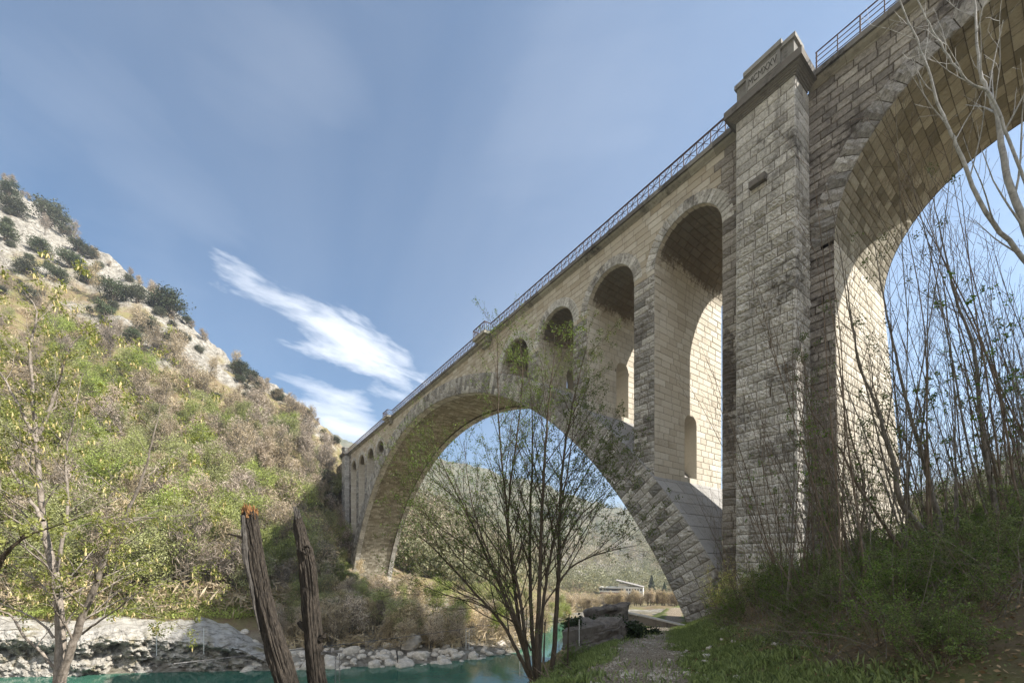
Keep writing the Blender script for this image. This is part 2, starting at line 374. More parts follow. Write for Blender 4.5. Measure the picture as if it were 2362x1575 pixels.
def cyl(r,n0,n1,off=0):
    return np.stack([w3(UC+(r)*np.cos(th),n0,CZ+r*np.sin(th)),w3(UC+r*np.cos(th),n1,CZ+r*np.sin(th))],1)
mb.grid(cyl(RI+.02,RN,25.9)); mb.grid(cyl(RI+.25,25.88,32.97)); mb.grid(cyl(RI+.02,32.95,RB))
for nn in (25.9,32.95):
    mb.grid(np.stack([w3(UC+RI*np.cos(th),nn,CZ+RI*np.sin(th)),w3(UC+(RI+.25)*np.cos(th),nn,CZ+(RI+.25)*np.sin(th))],1))
part(mb,'main_arch_core',M['mortar'])
mb=MB()
NUP=lambda S,T: -np.stack([-np.cos(T/RI),0*T,np.sin(T/RI)],-1)
def sofP(r): return lambda S,T: w3(UC+r*np.cos(T/RI),S,CZ+r*np.sin(T/RI))
blocks(mb,courses(THS[0]*RI,THS[1]*RI,.62,1.1,lambda a,b:[(RN+.02,25.88)],.1),sofP(RI),NUP,.02,3,3,joint=.012,base=-.02)
part(mb,'soffit_edge',M['rustic']); mb=MB()
blocks(mb,courses(THS[0]*RI,THS[1]*RI,.62,1.1,lambda a,b:[(32.97,RB)],.1),sofP(RI),NUP,.02,3,3,joint=.012,base=-.02)
part(mb,'soffit_edge',M['rustic']); mb=MB()
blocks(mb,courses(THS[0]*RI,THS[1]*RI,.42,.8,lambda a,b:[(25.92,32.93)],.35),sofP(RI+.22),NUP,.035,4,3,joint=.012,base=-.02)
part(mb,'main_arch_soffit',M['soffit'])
mb=MB()
EP=lambda S,T: w3(UC+(RI+thick(T/RI))*np.cos(T/RI),S,CZ+(RI+thick(T/RI))*np.sin(T/RI))
blocks(mb,courses(THS[0]*RI,THS[1]*RI,1.0,1.5,lambda a,b:[(RN-.02,RB)],.2),EP,lambda S,T:-NUP(S,T),.012,3,3,joint=.008,base=-.02)
part(mb,'main_arch_back',M['slab'])

# --- spandrel walls with the eight openings
def wall_iv(ta,tb):
    zm=(ta+tb)/2; a,b=11.75,2*UC-11.75; iv=[]
    q=RE**2-(tb-.04-EZ)**2
    segs=[(a,b)] if q<=0 else [(a,UC-math.sqrt(q)),(UC+math.sqrt(q),b)]
    cut=[]
    for c in OPC:
        if zm<SPR: cut.append((c-RO,c+RO))
        elif zm<SPR+2.8: hw=math.sqrt(max(2.8**2-(zm-SPR)**2,0)); hw=max(hw,math.sqrt(max(RO**2-(ta-SPR)**2,0))); cut.append((c-hw,c+hw))
    for s,e in segs:
        cur=s
        for c0,c1 in sorted(cut):
            if c1<=cur or c0>=e: continue
            if c0>cur: iv.append((cur,c0))
            cur=max(cur,c1)
        if cur<e: iv.append((cur,e))
    return iv
B=courses(-9.0,24.95,.47,.95,wall_iv,.35)
mid=(B[:,2]+B[:,3])/2; um=(B[:,0]+B[:,1])/2
low=mid<SPR-.2
edge=(um<13.1)|(um>2*UC-13.1)
mb=MB(); blocks(mb,B[~low&~edge],lambda S,T:w3(S,N0,T),FRONT,.012,3,3,joint=.009,base=-.02)
wall=part(mb,'spandrel_wall',M['ashlar'])
pid=np.array([int(np.argmin([abs(u-(a+b)/2) for a,b in zip(sorted(OPC)[:-1],sorted(OPC)[1:])])) for u in um])
for k in range(7):
    sel=low&~edge&(pid==k)
    if sel.sum()<3: continue
    mb=MB(); blocks(mb,B[sel],lambda S,T:w3(S,N0,T),FRONT,.085,7,6,rough=1.3); part(mb,'opening_pier_facing',M['ring'])
for sel in (edge&(um<50),edge&(um>50)):
    mb=MB(); blocks(mb,B[sel],lambda S,T:w3(S,N0,T),FRONT,.07,7,6,rough=1.3); part(mb,'pier_edge_facing',M['darkstone'])
# backing walls
def backing(mb,n,us,zb,zt): mb.grid(np.stack([w3(us,n,zb),w3(us,n,zt)],1))
def zlow(u):
    z=np.maximum(zext(u)-.3,-12.)
    for c in OPC:
        k=np.abs(u-c)<RO; z=np.where(k,np.maximum(SPR+np.sqrt(np.maximum(RO**2-(u-c)**2,0)),zext(u)-.3),z)
    return z
us=[np.linspace(11.7,2*UC-11.7,600)]
for c in OPC: us.append(c+RO*np.cos(np.linspace(0,math.pi,41))); us.append(np.array([c-RO-1e-3,c+RO+1e-3]))
us=np.unique(np.concatenate(us))
mb=MB()
for n in (N0+.02,N1): backing(mb,n,us,zlow(us),np.full_like(us,25.0))
mb.box((-(2*UC-11.7),N0,24.96),(-11.7,N1,25.3))
part(mb,'spandrel_core',M['mortar'])
# opening rings, jambs and vaults
mbc=MB()
def passage(c_hi):     # sill and top of the doorway through the slim pier whose near face is at u
    s=float(zext(c_hi))+.35; return s,min(s+4.9,19.6)
PA,PB=28.7,30.3
for i,c in enumerate(OPC):
    mbr,mbj,mbv,mbc=MB(),MB(),MB(),MB()
    rP=lambda S,T,c=c: w3(c+(RO+S)*np.cos(T),N0-.02,SPR+(RO+S)*np.sin(T))
    rr=RG
    blocks(mbr,courses(0,math.pi,math.pi/23,.78,lambda a,b:[(0,.74)],.0),rP,FRONT,.035,5,3,joint=.004,base=-.02,bev=.02,rough=1.2)
    near=c<UC
    for sgn in (1,-1):
        uj=c+sgn*RO; z0=float(max(zext(uj)-.1,-9)); 
        if z0>=SPR: continue
        mbj=MB()
        inner=(i%4,sgn)
        far_side=(sgn==1)==near
        k=i%4
        hole=None
        if far_side and k<3: hole=passage(uj)
        if (not far_side) and k>0: hole=passage(OPC[i-1]+(RO if near else -RO))
        def iv(a,b,hole=hole):
            zm=(a+b)/2
            if hole and hole[0]-.1<zm<hole[1]:
                r=(PB-PA)/2; cut=r if zm<hole[1]-r else math.sqrt(max(r*r-(zm-hole[1]+r)**2,0))+.1
                m=(PA+PB)/2; return [(N0,m-cut),(m+cut,N1)]
            return [(N0,N1)]
        nrm=const((sgn*1.0,0,0))   # jamb at larger u faces smaller u, which is +x
        B=courses(z0,SPR,.47,1.15,iv,.3)
        e=(B[:,0]<N0+.01)|(B[:,1]>N1-.01)
        rel=np.where(e,.05,.008)
        blocks(mbj,B[~e],lambda S,T,u=uj:w3(u,S,T),nrm,.008,3,3,joint=.008,base=-.02)
        blocks(mbj,B[e],lambda S,T,u=uj:w3(u,S,T),nrm,.03,4,3,joint=.008,base=-.02,rough=1.2)
        if hole:
            blocks(mbj,courses(0,math.pi,math.pi/9,.4,lambda a,b:[(0,.4)],0),lambda S,T,u=uj:w3(u-sgn*.004,29.5+(.78+S)*np.cos(T),hole[1]-.8+(.78+S)*np.sin(T)),nrm,.014,3,3,joint=.006,base=-.02)
        # backing with the hole left open
        ub=uj+sgn*.025
        def quad(na,nb,za,zb): mbc.grid(np.array([[w3(ub,na,za),w3(ub,na,zb)],[w3(ub,nb,za),w3(ub,nb,zb)]]))
        if hole:
            quad(N0,PA,z0-1,SPR);quad(PB,N1,z0-1,SPR);quad(PA,PB,z0-1,hole[0])
            nn=np.linspace(PA,PB,15); zt=hole[1]-.8+np.sqrt(np.maximum(.64-(nn-29.5)**2,0))
            mbc.grid(np.stack([w3(ub,nn,zt),w3(ub,nn,SPR+0*nn)],1))
        else: quad(N0,N1,z0-1,SPR)
        part(mbj,'opening_jamb',M['vault'])
    # vault
    vP=lambda S,T,c=c: w3(c+RO*np.cos(T/RO),S,SPR+RO*np.sin(T/RO))
    vN=lambda S,T: np.stack([np.cos(T/RO),0*T,-np.sin(T/RO)],-1)
    L=math.pi*RO
    Bv=courses(0,L,.42,1.0,lambda a,b:[(N0,N1)],.3)
    tm=(Bv[:,2]+Bv[:,3])/2; ph=tm/RO; dk=np.sin(ph)>.35
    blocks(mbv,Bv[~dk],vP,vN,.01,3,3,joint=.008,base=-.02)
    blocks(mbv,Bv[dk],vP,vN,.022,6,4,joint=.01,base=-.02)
    t=np.linspace(0,math.pi,40); mbc.grid(np.stack([w3(c+(RO+.025)*np.cos(t),N0,SPR+(RO+.025)*np.sin(t)),w3(c+(RO+.025)*np.cos(t),N1,SPR+(RO+.025)*np.sin(t))],1))
    def crown_dark(q):
        V=np.concatenate(q.v); return np.clip((V[:,2]-SPR-.2)/1.5,0,1)*np.clip((V[:,1]-N0-.25)/.25,0,1)  # patchy darker brown with height above the springing, behind the front edge
    part(mbr,'opening_ring',M['rustic']); part(mbv,'opening_vault',M['vault'],attrs={'crown_dark':crown_dark(mbv)}); part(mbc,'opening_core',M['mortar'])
for near in (True,False):
    for k in range(3):
        mbp=MB()
        c0,c1=(OPC[k],OPC[k+1]) if near else (OPC[4+k],OPC[5+k])
        a,b=(c0+RO,c1-RO) if near else (c1+RO,c0-RO)
        s,e=passage(c0+(RO if near else -RO))
        mbp.grid(np.array([[w3(a,PB,s),w3(a,PB,e-.8)],[w3(b,PB,s),w3(b,PB,e-.8)]]))
        mbp.grid(np.array([[w3(a,PA,s),w3(a,PA,e-.8)],[w3(b,PA,s),w3(b,PA,e-.8)]]))
        mbp.grid(np.array([[w3(a,PA,s),w3(a,PB,s)],[w3(b,PA,s),w3(b,PB,s)]]))
        t=np.linspace(0,math.pi,12)
        mbp.grid(np.stack([w3(a,29.5+.8*np.cos(t),e-.8+.8*np.sin(t)),w3(b,29.5+.8*np.cos(t),e-.8+.8*np.sin(t))],1))
        part(mbp,'pier_passage',M['vault'])

# --- pilasters
PN=23.93
def pilaster(mir):
    mbd=MB(); mbpil=MB()
    f=(lambda u:2*UC-u) if mir else (lambda u:u)
    B=courses(-9,24.8,.52,.74,lambda a,b:[(8.8,11.75)],.22)
    hi=B[:,2]>18.8
    bat=lambda S,T:S-np.where(S<10,(24.8-T)*.004,0)
    for sel,rel,ro in ((~hi,.12,1.5),(hi,.035,1.0)):
        blocks(mbpil,B[sel],lambda S,T:w3(f(bat(S,T)),PN,T),FRONT,rel*.8,10,7,rough=ro,joint=.011,flat=.45)
    # side faces
    for us_,nr in ((8.8,(1,0,0)),(11.75,(-1,0,0))):
        if mir: nr=(-nr[0],0,0)
        B=courses(-9,24.8,.52,.9,lambda a,b:[(PN,WN if us_==8.8 else N0)],.2)
        rel=np.where(B[:,2]>18.8,.03,.09)
        blocks(mbpil,B,lambda S,T:w3(f(us_-np.where(us_<10,(24.8-T)*.004,0)),S,T),const(nr),rel,8,6,rough=1.3,joint=.011)
    a,b=sorted((-f(8.9),-f(11.7)))
    mbd.box((a,PN+.03,-9),(b,N0+1,24.9))
    a,b=sorted((-f(7.0 if not mir else 8.8),-f(13.05)))
    # solid pier behind
    a,b=sorted((-f(8.8),-f(11.75))); mbd.box((a,WN,-9),(b,N1+.25,25))
    part(mbpil,'pilaster_facing',M['rustic']); part(mbd,'pilaster_core',M['mortar'])
pilaster(False); pilaster(True)
# projecting bracket stone on the near pilaster, plinth under the far springing
mb=MB(); blocks(mb,np.array([(10.1,10.95,20.35,20.72)]),lambda S,T:w3(S,PN-.28,T),FRONT,.03,5,4); mb.box((-10.94,PN-.29,20.36),(-10.11,PN,20.71))
part(mb,'bracket_stone',M['coping'])
mb=MB()
for (u0,u1,n0,n1,z0,z1) in ((96.2,103,23.3,35.5,-13,-5.0),(95.3,103,22.8,36,-14,-8.6)):
    blocks(mb,courses(z0,z1,.6,1.3,lambda a,b:[(n0,n1)],.2),lambda S,T:w3(u0,S,T),const((1,0,0)),.05,4,3)
    blocks(mb,courses(z0,z1,.6,1.3,lambda a,b:[(u0,u1)],.2),lambda S,T:w3(S,n0,T),FRONT,.05,4,3)
    mb.box((-u1,n0+.03,z0),(-u0-.03,n1,z1))
part(mb,'arch_plinth',M['vault'])

# --- right hand side arches
def side_iv(ta,tb):
    zm=(ta+tb)/2; iv=[]; cur=-24.
    for c in sorted(ACS):
        hw=ARAD if zm<ACZ else math.sqrt(max((ARAD+.6)**2-(zm-ACZ)**2,0)) if zm<ACZ+ARAD+.6 else 0
        if zm<ACZ: hw=ARAD+.0
        if hw>0:
            iv.append((cur,c-hw)); cur=c+hw
    iv.append((cur,8.85)); return iv
mb=MB(); B=courses(-6,24.95,.41,.72,side_iv,.35)
blocks(mb,B,lambda S,T:w3(S-np.where((S>7)&(T<ACZ),(8.85-S)/1.17*(ACZ-T)*.012,0),WN,T),FRONT,.05,4,4,rough=1.3)
part(mb,'side_arch_wall',M['darkstone'],label='blackened wall above the side arch')
mbs,mbc=MB(),MB()
for c in ACS:
    mbr=MB()
    blocks(mbr,courses(0,math.pi,math.pi/33,1.05,lambda a,b:[(0,1.05)],0),lambda S,T:w3(c+(ARAD+S)*np.cos(T),WN-.03,ACZ+(ARAD+S)*np.sin(T)),FRONT,.11,6,4,joint=.003,bev=.03,rough=1.5)
    Bv=courses(0,math.pi*ARAD,.39,.72,lambda a,b:[(WN-.02,34.3)],.35)
    blocks(mbs,Bv,lambda S,T:w3(c+ARAD*np.cos(T/ARAD),S,ACZ+ARAD*np.sin(T/ARAD)),lambda S,T:np.stack([np.cos(T/ARAD),0*T,-np.sin(T/ARAD)],-1),.035,6,5,rough=1.3,joint=.010,base=-.022)
    t=np.linspace(0,math.pi,60); mbc.grid(np.stack([w3(c+(ARAD+.045)*np.cos(t),WN,ACZ+(ARAD+.045)*np.sin(t)),w3(c+(ARAD+.045)*np.cos(t),34.35,ACZ+(ARAD+.045)*np.sin(t))],1))
    part(mbr,'side_arch_ring',M['ring'])
def jambP(c,sg):
    def P(S,T):
        dz=np.maximum(ACZ-T,0); q=(S-WN)/8.55
        return w3(c+sg*(ARAD-dz*(.012+.028*q)),WN+(S-WN)*(1+dz*.02),T)
    return P
part(mbs,'side_arch_soffit',M['soffit'])
for c,sg in ((ACS[0],1),(ACS[0],-1),(ACS[1],1)):
    mbs=MB()
    B=courses(-6,ACZ,.5,1.05,lambda a,b:[(WN-.02,34.3)],.3)
    blocks(mbs,B,jambP(c,sg),const((sg,0,0)),.05,7,5,rough=1.3,joint=.010,base=-.025); part(mbs,'side_arch_jamb',M['vault'])
    P=jambP(c,sg); g=P(*np.meshgrid(np.array([WN-.0,34.3]),np.linspace(-6,ACZ,3),indexing='ij')); g=g-np.array([sg*.045,0,0]); mbc.grid(g)
us=np.unique(np.concatenate([np.linspace(-24,8.8,200)]+[c+ARAD*np.cos(np.linspace(0,math.pi,60)) for c in ACS]+[np.array([c-ARAD-.001,c+ARAD+.001]) for c in ACS]))
zl=np.full_like(us,-6.)
for c in ACS: zl=np.where(np.abs(us-c)<ARAD,ACZ+np.sqrt(np.maximum(ARAD**2-(us-c)**2,0)),zl)
mbc.grid(np.array([[w3(8.8,WN+.03,ACZ),w3(8.8,WN+.03,-6)],[w3(7.678,WN+.03,ACZ),w3(7.678-22.4*.012,WN+.03,-6)]]))
for n in (WN+.03,34.35): backing(mbc,n,us,zl,np.full_like(us,25.))
mbc.box((-8.8,WN,24.9),(24,34.3,25.3))
part(mbc,'side_arch_core',M['mortar'])
# wall beyond the far pilaster
mb=MB(); blocks(mb,courses(-4,24.95,.5,1.0,lambda a,b:[(2*UC-8.8,120.)],.3),lambda S,T:w3(S,WN,T),FRONT,.04,4,3)
mb.box((-120,WN+.03,-4),(-(2*UC-8.8),34.2,25.3)); part(mb,'far_end_wall',M['darkstone'])

# --- cornice and coping
mbm,mbk=MB(),MB()
prof=[(0,24.93),(.05,24.95),(.07,25.0),(.16,25.04),(.27,25.10),(.33,25.17),(.36,25.22)]
def cornice(u0,u1,n):
    k=max(1,int(abs(u1-u0)/1.6)); e=np.linspace(u0,u1,k+1)
    for a,b in zip(e[:-1],e[1:]):
        t=RG.random(); P=np.array([[w3(a+.006,n-o,z),w3(b-.006,n-o,z)] for o,z in prof]); mbm.grid(P,t)
        j=RG.uniform(-.012,.012,3)
        mbk.box((-(b-.007),n-.5+j[0],25.22),(-(a+.007),n+.9,25.5+j[1]),t)
cornice(11.75,38.9,N0); cornice(41.7,71.8,N0); cornice(74.5,2*UC-11.75,N0); cornice(38.9,41.7,N0); cornice(71.8,74.5,N0); cornice(-24,8.8,WN)
for n0 in (N1,):
    mbk.box((-(2*UC-11.75),n0-.8,25.2),(-11.75,n0+.5,25.5)); mbk.box((-8.8,n0-.6,25.2),(24,n0+.8,25.5))
mbm.box((-(2*UC-11.75),N1-.05,24.93),(-11.75,N1+.3,25.2))
cor=part(mbm,'cornice_moulding',M['moulding']); 
for f in (lambda u:u,lambda u:2*UC-u):
    a,b=sorted((-f(8.8),-f(11.75)))
    for i,(o,z0,z1) in enumerate(((.05,24.78,24.86),(.12,24.86,24.93),(.2,24.93,25.0),(.27,25.0,25.06),(.33,25.06,25.1))):
        mbk.box((a-o,PN-o,z0),(b+o,WN-.3+i*.002,z1+.001*(i%2)),.9)
    mbk.box((a-.46,PN-.46,25.103),(b+.46,WN-.29,25.503),.4)
part(mbk,'coping_slab',M['coping'])
# refuge balconies
for (ra,rb) in ((39.0,41.6),(71.8,74.4)):
    mb=MB()
    mb.box((-rb,23.75,25.24),(-ra,24.6,25.53)); mb.box((-rb+.25,24.05,25.0),(-ra-.25,24.98,25.238)); mb.box((-rb+.45,24.3,24.7),(-ra-.45,24.98,24.998)); mb.box((-rb+.65,24.6,24.35),(-ra-.65,24.98,24.698))
    part(mb,'refuge_balcony',M['moulding'],label='small stone refuge balcony corbelled out below the railing')
# parapet block with the date
def parapet(mir):
    f=(lambda u:2*UC-u) if mir else (lambda u:u); mb=MB()
    def bx(u0,u1,n0,n1,z0,z1,t=.5): a,b=sorted((-f(u0),-f(u1))); mb.box((a,n0,z0),(b,n1,z1),t)
    bx(8.85,11.7,23.93,24.85,25.5,26.68); bx(8.75,11.8,23.83,24.95,26.68,26.9,.8)
    bx(9.45,11.15,23.80,24.0,25.503,26.80,.7); bx(9.35,11.25,23.70,24.98,26.80,27.05,.8); bx(9.45,11.15,23.76,24.1,26.74,26.80,.6)
    bx(9.55,11.05,23.79,23.9,25.95,26.62,1.)
    if not mir:
        bx(9.5,9.56,23.765,23.9,25.9,26.68,.6); bx(11.04,11.1,23.765,23.9,25.9,26.68,.6); bx(9.56,11.04,23.765,23.9,26.62,26.68,.6); bx(9.56,11.04,23.765,23.9,25.9,25.95,1.)
    return part(mb,'parapet_block',M['dateblock'],label='date block with incised Roman numerals on top of the pilaster' if not mir else 'small parapet block on the far pilaster')
pb=parapet(False); parapet(True)
tc=bpy.data.curves.new('date_letters','FONT'); tc.body='MCMXXV'; tc.size=.56; tc.extrude=.018; tc.align_x='CENTER'; tc.align_y='CENTER'
to=bpy.data.objects.new('tmp',tc); C.objects.link(to); bpy.context.view_layer.update()
me=bpy.data.meshes.new_from_object(to.evaluated_get(bpy.context.evaluated_depsgraph_get())); bpy.data.objects.remove(to)
me.name='date_letters'; lo=bpy.data.objects.new('date_letters',me); C.objects.link(lo); me.materials.append(M['letters'])
lo.location=(-10.3,23.785,26.28); lo.rotation_euler=(math.pi/2,0,0); lo.scale=(.60,.95,1); lo.parent=pb
# --- railings
def lattice(mb,u0,u1,n,z0=25.5,z1=26.45,pitch=.91):
    k=max(1,round(abs(u1-u0)/pitch)); e=np.linspace(u0,u1,k+1); zm=(z0+.08+z1)/2
    mb.bar((-u0,n,z1),(-u1,n,z1),.09,.07); mb.bar((-u0,n,z0+.07),(-u1,n,z0+.07),.05,.04); mb.bar((-u0,n,zm),(-u1,n,zm),.035,.03)
    for i in range(k):
        a,b=e[i],e[i+1]; c=(a+b)/2
        mb.bar((-a,n,z0),(-a,n,z1),.045); mb.bar((-c,n-.01,z0+.05),(-c,n-.01,z1),.026)
        mb.bar((-a,n+.014,z0+.07),(-b,n+.014,z1),.034,.02); mb.bar((-a,n-.014,z1),(-b,n-.014,z0+.07),.034,.02)
    mb.bar((-u1,n,z0),(-u1,n,z1),.045)
mb=MB()
for n in (24.62,34.35):
    for a,b in ((11.8,39.0),(41.6,71.8),(74.4,2*UC-11.8)): lattice(mb,a,b,n)
part(mb,'lattice_railing',M['rust'],label='rust brown iron railing with crossed bars')
for (ra,rb) in ((39.0,41.6),(71.8,74.4)):
    mb=MB(); lattice(mb,ra+.05,rb-.05,23.84,25.53,26.48)
    for u in (ra+.05,rb-.05):
        mb.bar((-u,23.84,26.48),(-u,24.62,26.48),.09,.07); mb.bar((-u,23.84,25.6),(-u,24.62,25.6),.04)
        for n in (24.1,24.36): mb.bar((-u,n,25.53),(-u,n,26.48),.03)
        mb.bar((-u,23.84,25.6),(-u,24.62,26.46),.03); mb.bar((-u,23.84,26.46),(-u,24.62,25.6),.03)
    part(mb,'refuge_railing',M['rust'])
mb=MB()
for n in (WN-.35,34.9):
    for i,z in enumerate((25.72,25.98,26.24,26.5)): mb.bar((-8.4,n,z),(24,n,z),.045 if i==3 else .028)
    for k in range(36): mb.bar((-8.35+k*.9,n,25.5),(-8.35+k*.9,n,26.5),.055 if k%2==0 else .04)
part(mb,'post_railing',M['rust'],label='plain iron railing of posts and four rails')
# ------------------------------------------------------------------ terrain
# profiles of the valley in fourteen compass directions: (depth F, photo height y) nodes
def zy(F,y): return F*(YH-y)/FP
COL={ -1400:(30,[(33,1440),(55,1000),(120,100),(260,-700)],(600,-500)),
 -400:(29.5,[(36,1425),(58,1120),(115,560),(200,110)],(600,330)),
 0:(30.6,[(38.5,1425),(60,1150),(112,720),(190,405)],(600,500)),
 100:(30.9,[(38.5,1422),(60,1160),(112,760),(184,488)],(600,580)),
 200:(31.3,[(38.5,1420),(61,1170),(111,790),(178,580)],(600,640)),
 300:(31.7,[(39,1418),(62,1180),(110,820),(170,642)],(600,700)),
 370:(31.9,[(39.5,1416),(62,1190),(109,850),(166,690)],(600,760)),
 430:(32.1,[(40,1414),(63,1200),(108,880),(162,742)],(600,840)),
 500:(32.2,[(40.5,1412),(64,1215),(107,930),(158,812)],(600,900)),
 545:(32.3,[(41,1410),(64,1222),(106,960),(155,858)],(600,940)),
 620:(32.6,[(44,1405),(66,1240),(105,1010),(150,905)],(700,1000)),
 700:(33.0,[(48,1400),(72,1275),(106,1050),(146,955)],(800,1005)),
 760:(33.2,[(50,1395),(84,1310),(108,1085),(142,1008)],(900,995)),
 800:(33.3,[(52,1390),(96,1325),(114,1130),(145,1045)],(900,1010)),
 880:(33.6,[(58,1390),(100,1342),(130,1240),(180,1130)],(900,1030)),
 1000:(34.6,[(62,1400),(105,1350),(170,1270),(250,1160)],(900,1052)),
 1100:(36.2,[(64,1410),(115,1362),(190,1300),(280,1215)],(900,1075)),
 1190:(38.8,[(66,1415),(125,1375),(215,1322),(330,1250)],(900,1100)),
 1300:(60,[(85,1408),(150,1388),(260,1345),(400,1270)],(900,1132)),
 1400:(30,[(95,1400),(175,1388),(300,1345),(430,1245)],(900,1165)),
 1560:(28,[(100,1398),(190,1385),(330,1335),(450,1250)],(900,1185)),
 1750:(30,[(80,1350),(120,1310),(200,1250),(300,1220)],(900,1190)),
 2050:(45,[(60,1300),(90,1255),(130,1195),(185,1140)],(900,1160)),
 2200:(42,[(55,1290),(80,1235),(120,1170),(180,1105)],(900,1120)),
 2362:(40,[(50,1275),(75,1210),(115,1120),(170,1045)],(900,1080)),
 2800:(35,[(45,1255),(70,1150),(105,1000),(160,880)],(900,1000)),
 3600:(30,[(40,1230),(60,1100),(90,950),(140,820)],(900,1000))}
FSH=lambda px: np.interp(px,sorted(COL),[COL[k][0] for k in sorted(COL)])
_az=[];_rho=[];_zz=[]
for px in sorted(COL):
    F0,ns,far=COL[px]; a=math.atan((px-CX)/FP); c=math.cos(a)
    z0=-9.5 if px<1350 else -6.0 if px<1650 else -3.0
    nodes=[(F0-2.5,z0-2),(F0,z0),(F0+2.2,z0+1.0)]+[(f,zy(f,y)) for f,y in ns]
    fl,zl_=ns[-1][0],zy(*ns[-1]); 
    nodes+=[(fl*1.18,zl_*.93-2),(fl*1.7,zl_*.55-8),(far[0]*.7,zy(far[0],far[1])*.45),(far[0],zy(*far)),(far[0]*1.5,zy(*far)*.6),(6000,-100)]
    _az.append(a); _rho.append([n[0]/c for n in nodes]); _zz.append([n[1] for n in nodes])
_az=np.array(_az);_rho=np.array(_rho);_zz=np.array(_zz)
def zfar(F,r):
    F=np.asarray(F,float); r=np.asarray(r,float); az=np.clip(np.arctan2(r,F),_az[0],_az[-1]); rho=np.hypot(F,r)
    i=np.clip(np.searchsorted(_az,az)-1,0,len(_az)-2); w=(az-_az[i])/(_az[i+1]-_az[i]); w=w*w*(3-2*w)*.5+w*.5
    R=_rho[i]*(1-w[...,None])+_rho[i+1]*w[...,None]; Z=_zz[i]*(1-w[...,None])+_zz[i+1]*w[...,None]
    z=np.full(rho.shape,-11.5)
    for k in range(R.shape[-1]-1):
        a,b=R[...,k],R[...,k+1]; t=np.clip((rho-a)/(b-a),0,1)
        if k>=3: 
            ts=t; 
        else: ts=t
        z=np.where(rho>=a,Z[...,k]+(Z[...,k+1]-Z[...,k])*ts,z)
    return z
_er=np.array([-200,-60,-12,-4,-1,0,.5,1.0,1.35,2.2,4,9,16,30,200.]); _eF=np.array([4,4.8,5.0,5.1,5.7,8.3,9.6,11,14,22,29,34,42,60,300.])
def edge_sd(F,r):
    e=np.interp(r,_er,_eF); sl=np.gradient(np.interp(np.linspace(-60,30,10),_er,_eF)); 
    s=(np.interp(r+.05,_er,_eF)-np.interp(r-.05,_er,_eF))/.1
    return (e-F)/np.sqrt(1+s*s)
def qlat(F,r):   # metres to the right of the path's centre line
    pr=np.interp(F,[-10,0,5.6,12,18,27,40],[1.2,1.3,1.75,3.9,6.1,10.3,16])
    return r-pr
def znear(F,r):
    q=qlat(F,r); z=np.maximum(-1.15-.1135*np.maximum(F,-3),-4.7)
    z=z+np.clip((q-1.3)*.40,0,3.0)+np.clip(q-11,0,60)*.03
    z=z-np.clip(-(q+.9),0,3)*.33-np.clip(-(q+2.2),0,40)*.03
    s=edge_sd(F,r); z=z-np.clip(.9-s,0,.9)**2*.6-np.clip(-s,0,20)*1.35
    return z
def az_of(F,r): return np.arctan2(r,F)
def zter(F,r,noise=True):
    F=np.asarray(F,float); r=np.asarray(r,float); a=znear(F,r); b=zfar(F,r)
    if noise:
        x,y=frw(F,r); rho=np.hypot(F,r)
        amp=np.clip((rho-40)/120,0,1)
        b=b+amp*(fbm(x/38,y/38,0,4)*6+fbm(x/9,y/9,3,3)*2.2)*np.clip(rho/160,.3,2.2)+np.clip((rho-30)/10,0,1)*fbm(x/3,y/3,5,3)*.35
        rid=np.clip((rho-62)/25,0,1)*np.clip((330-rho)/80,0,1)*(az_of(F,r)<-.30)
        b=b+rid*((1-np.abs(fbm(x/7,y/7,31,4))*3)*1.5+fbm(x/2.3,y/2.3,12,3)*1.1)
        a=a+fbm(x/1.7,y/1.7,1,3)*.10+fbm(x/.45,y/.45,2,2)*.03
    return np.maximum(a,b)
def ground(F,r): return float(zter(np.array([F]),np.array([r]))[0])
def hit(px,py,lo=30,hi=420):
    "first point of the far terrain seen at a photo pixel"
    F=np.exp(np.linspace(math.log(lo),math.log(hi),260)); r=F*(px-CX)/FP; z=zter(F,r); y=YH-z/F*FP
    k=np.nonzero(y<=py)[0]
    if len(k)==0: return None
    i=k[0]; return F[i],r[i],z[i]
az=np.concatenate([np.linspace(-math.pi,-1.22,26)[:-1],np.linspace(-1.22,1.1,680),np.linspace(1.1,math.pi,26)[1:]])
rho=np.concatenate([[.4],np.exp(np.linspace(math.log(.9),math.log(30),150)),np.exp(np.linspace(math.log(30),math.log(420),330))[1:],np.exp(np.linspace(math.log(420),math.log(5500),50))[1:]])
A,R_=np.meshgrid(az,rho,indexing='ij'); F_=R_*np.cos(A); r_=R_*np.sin(A); Z_=zter(F_,r_); X_,Y_=frw(F_,r_)
Pt=np.stack([X_,Y_,Z_],-1)
mb=MB(); mb.grid(Pt)
Qp=np.abs(qlat(F_,r_)+.35*fbm(X_/1.3,Y_/1.3,7,3)); near=np.clip((60-R_)/20,0,1)*(edge_sd(F_,r_)>-1)
a_path=np.clip((1.0-Qp+.5*fbm(X_/.6,Y_/.6,27,3))/.5,0,1)*near*(F_>-20)*(F_<40)
a_grass=np.clip((3.0-np.abs(qlat(F_,r_)+.2))/1.0,0,1)*near
px_=CX+np.tan(np.clip(A,-1.45,1.45))*FP; py_=YH-Z_/np.maximum(F_,.1)*FP
ridge=np.interp(px_,[-400,0,200,340,430,500,545,700,790],[110,405,580,665,742,812,858,955,1038])
dep=py_-ridge
bandlo=np.interp(px_,[-400,0,200,400,500,560,620,800],[330,250,150,110,95,60,30,25])
rk=np.clip((bandlo-dep)/40-.05+fbm(X_/13,Y_/13,11,5)*4.5,0,1)*(px_<800)*(R_<420)*(R_>70)
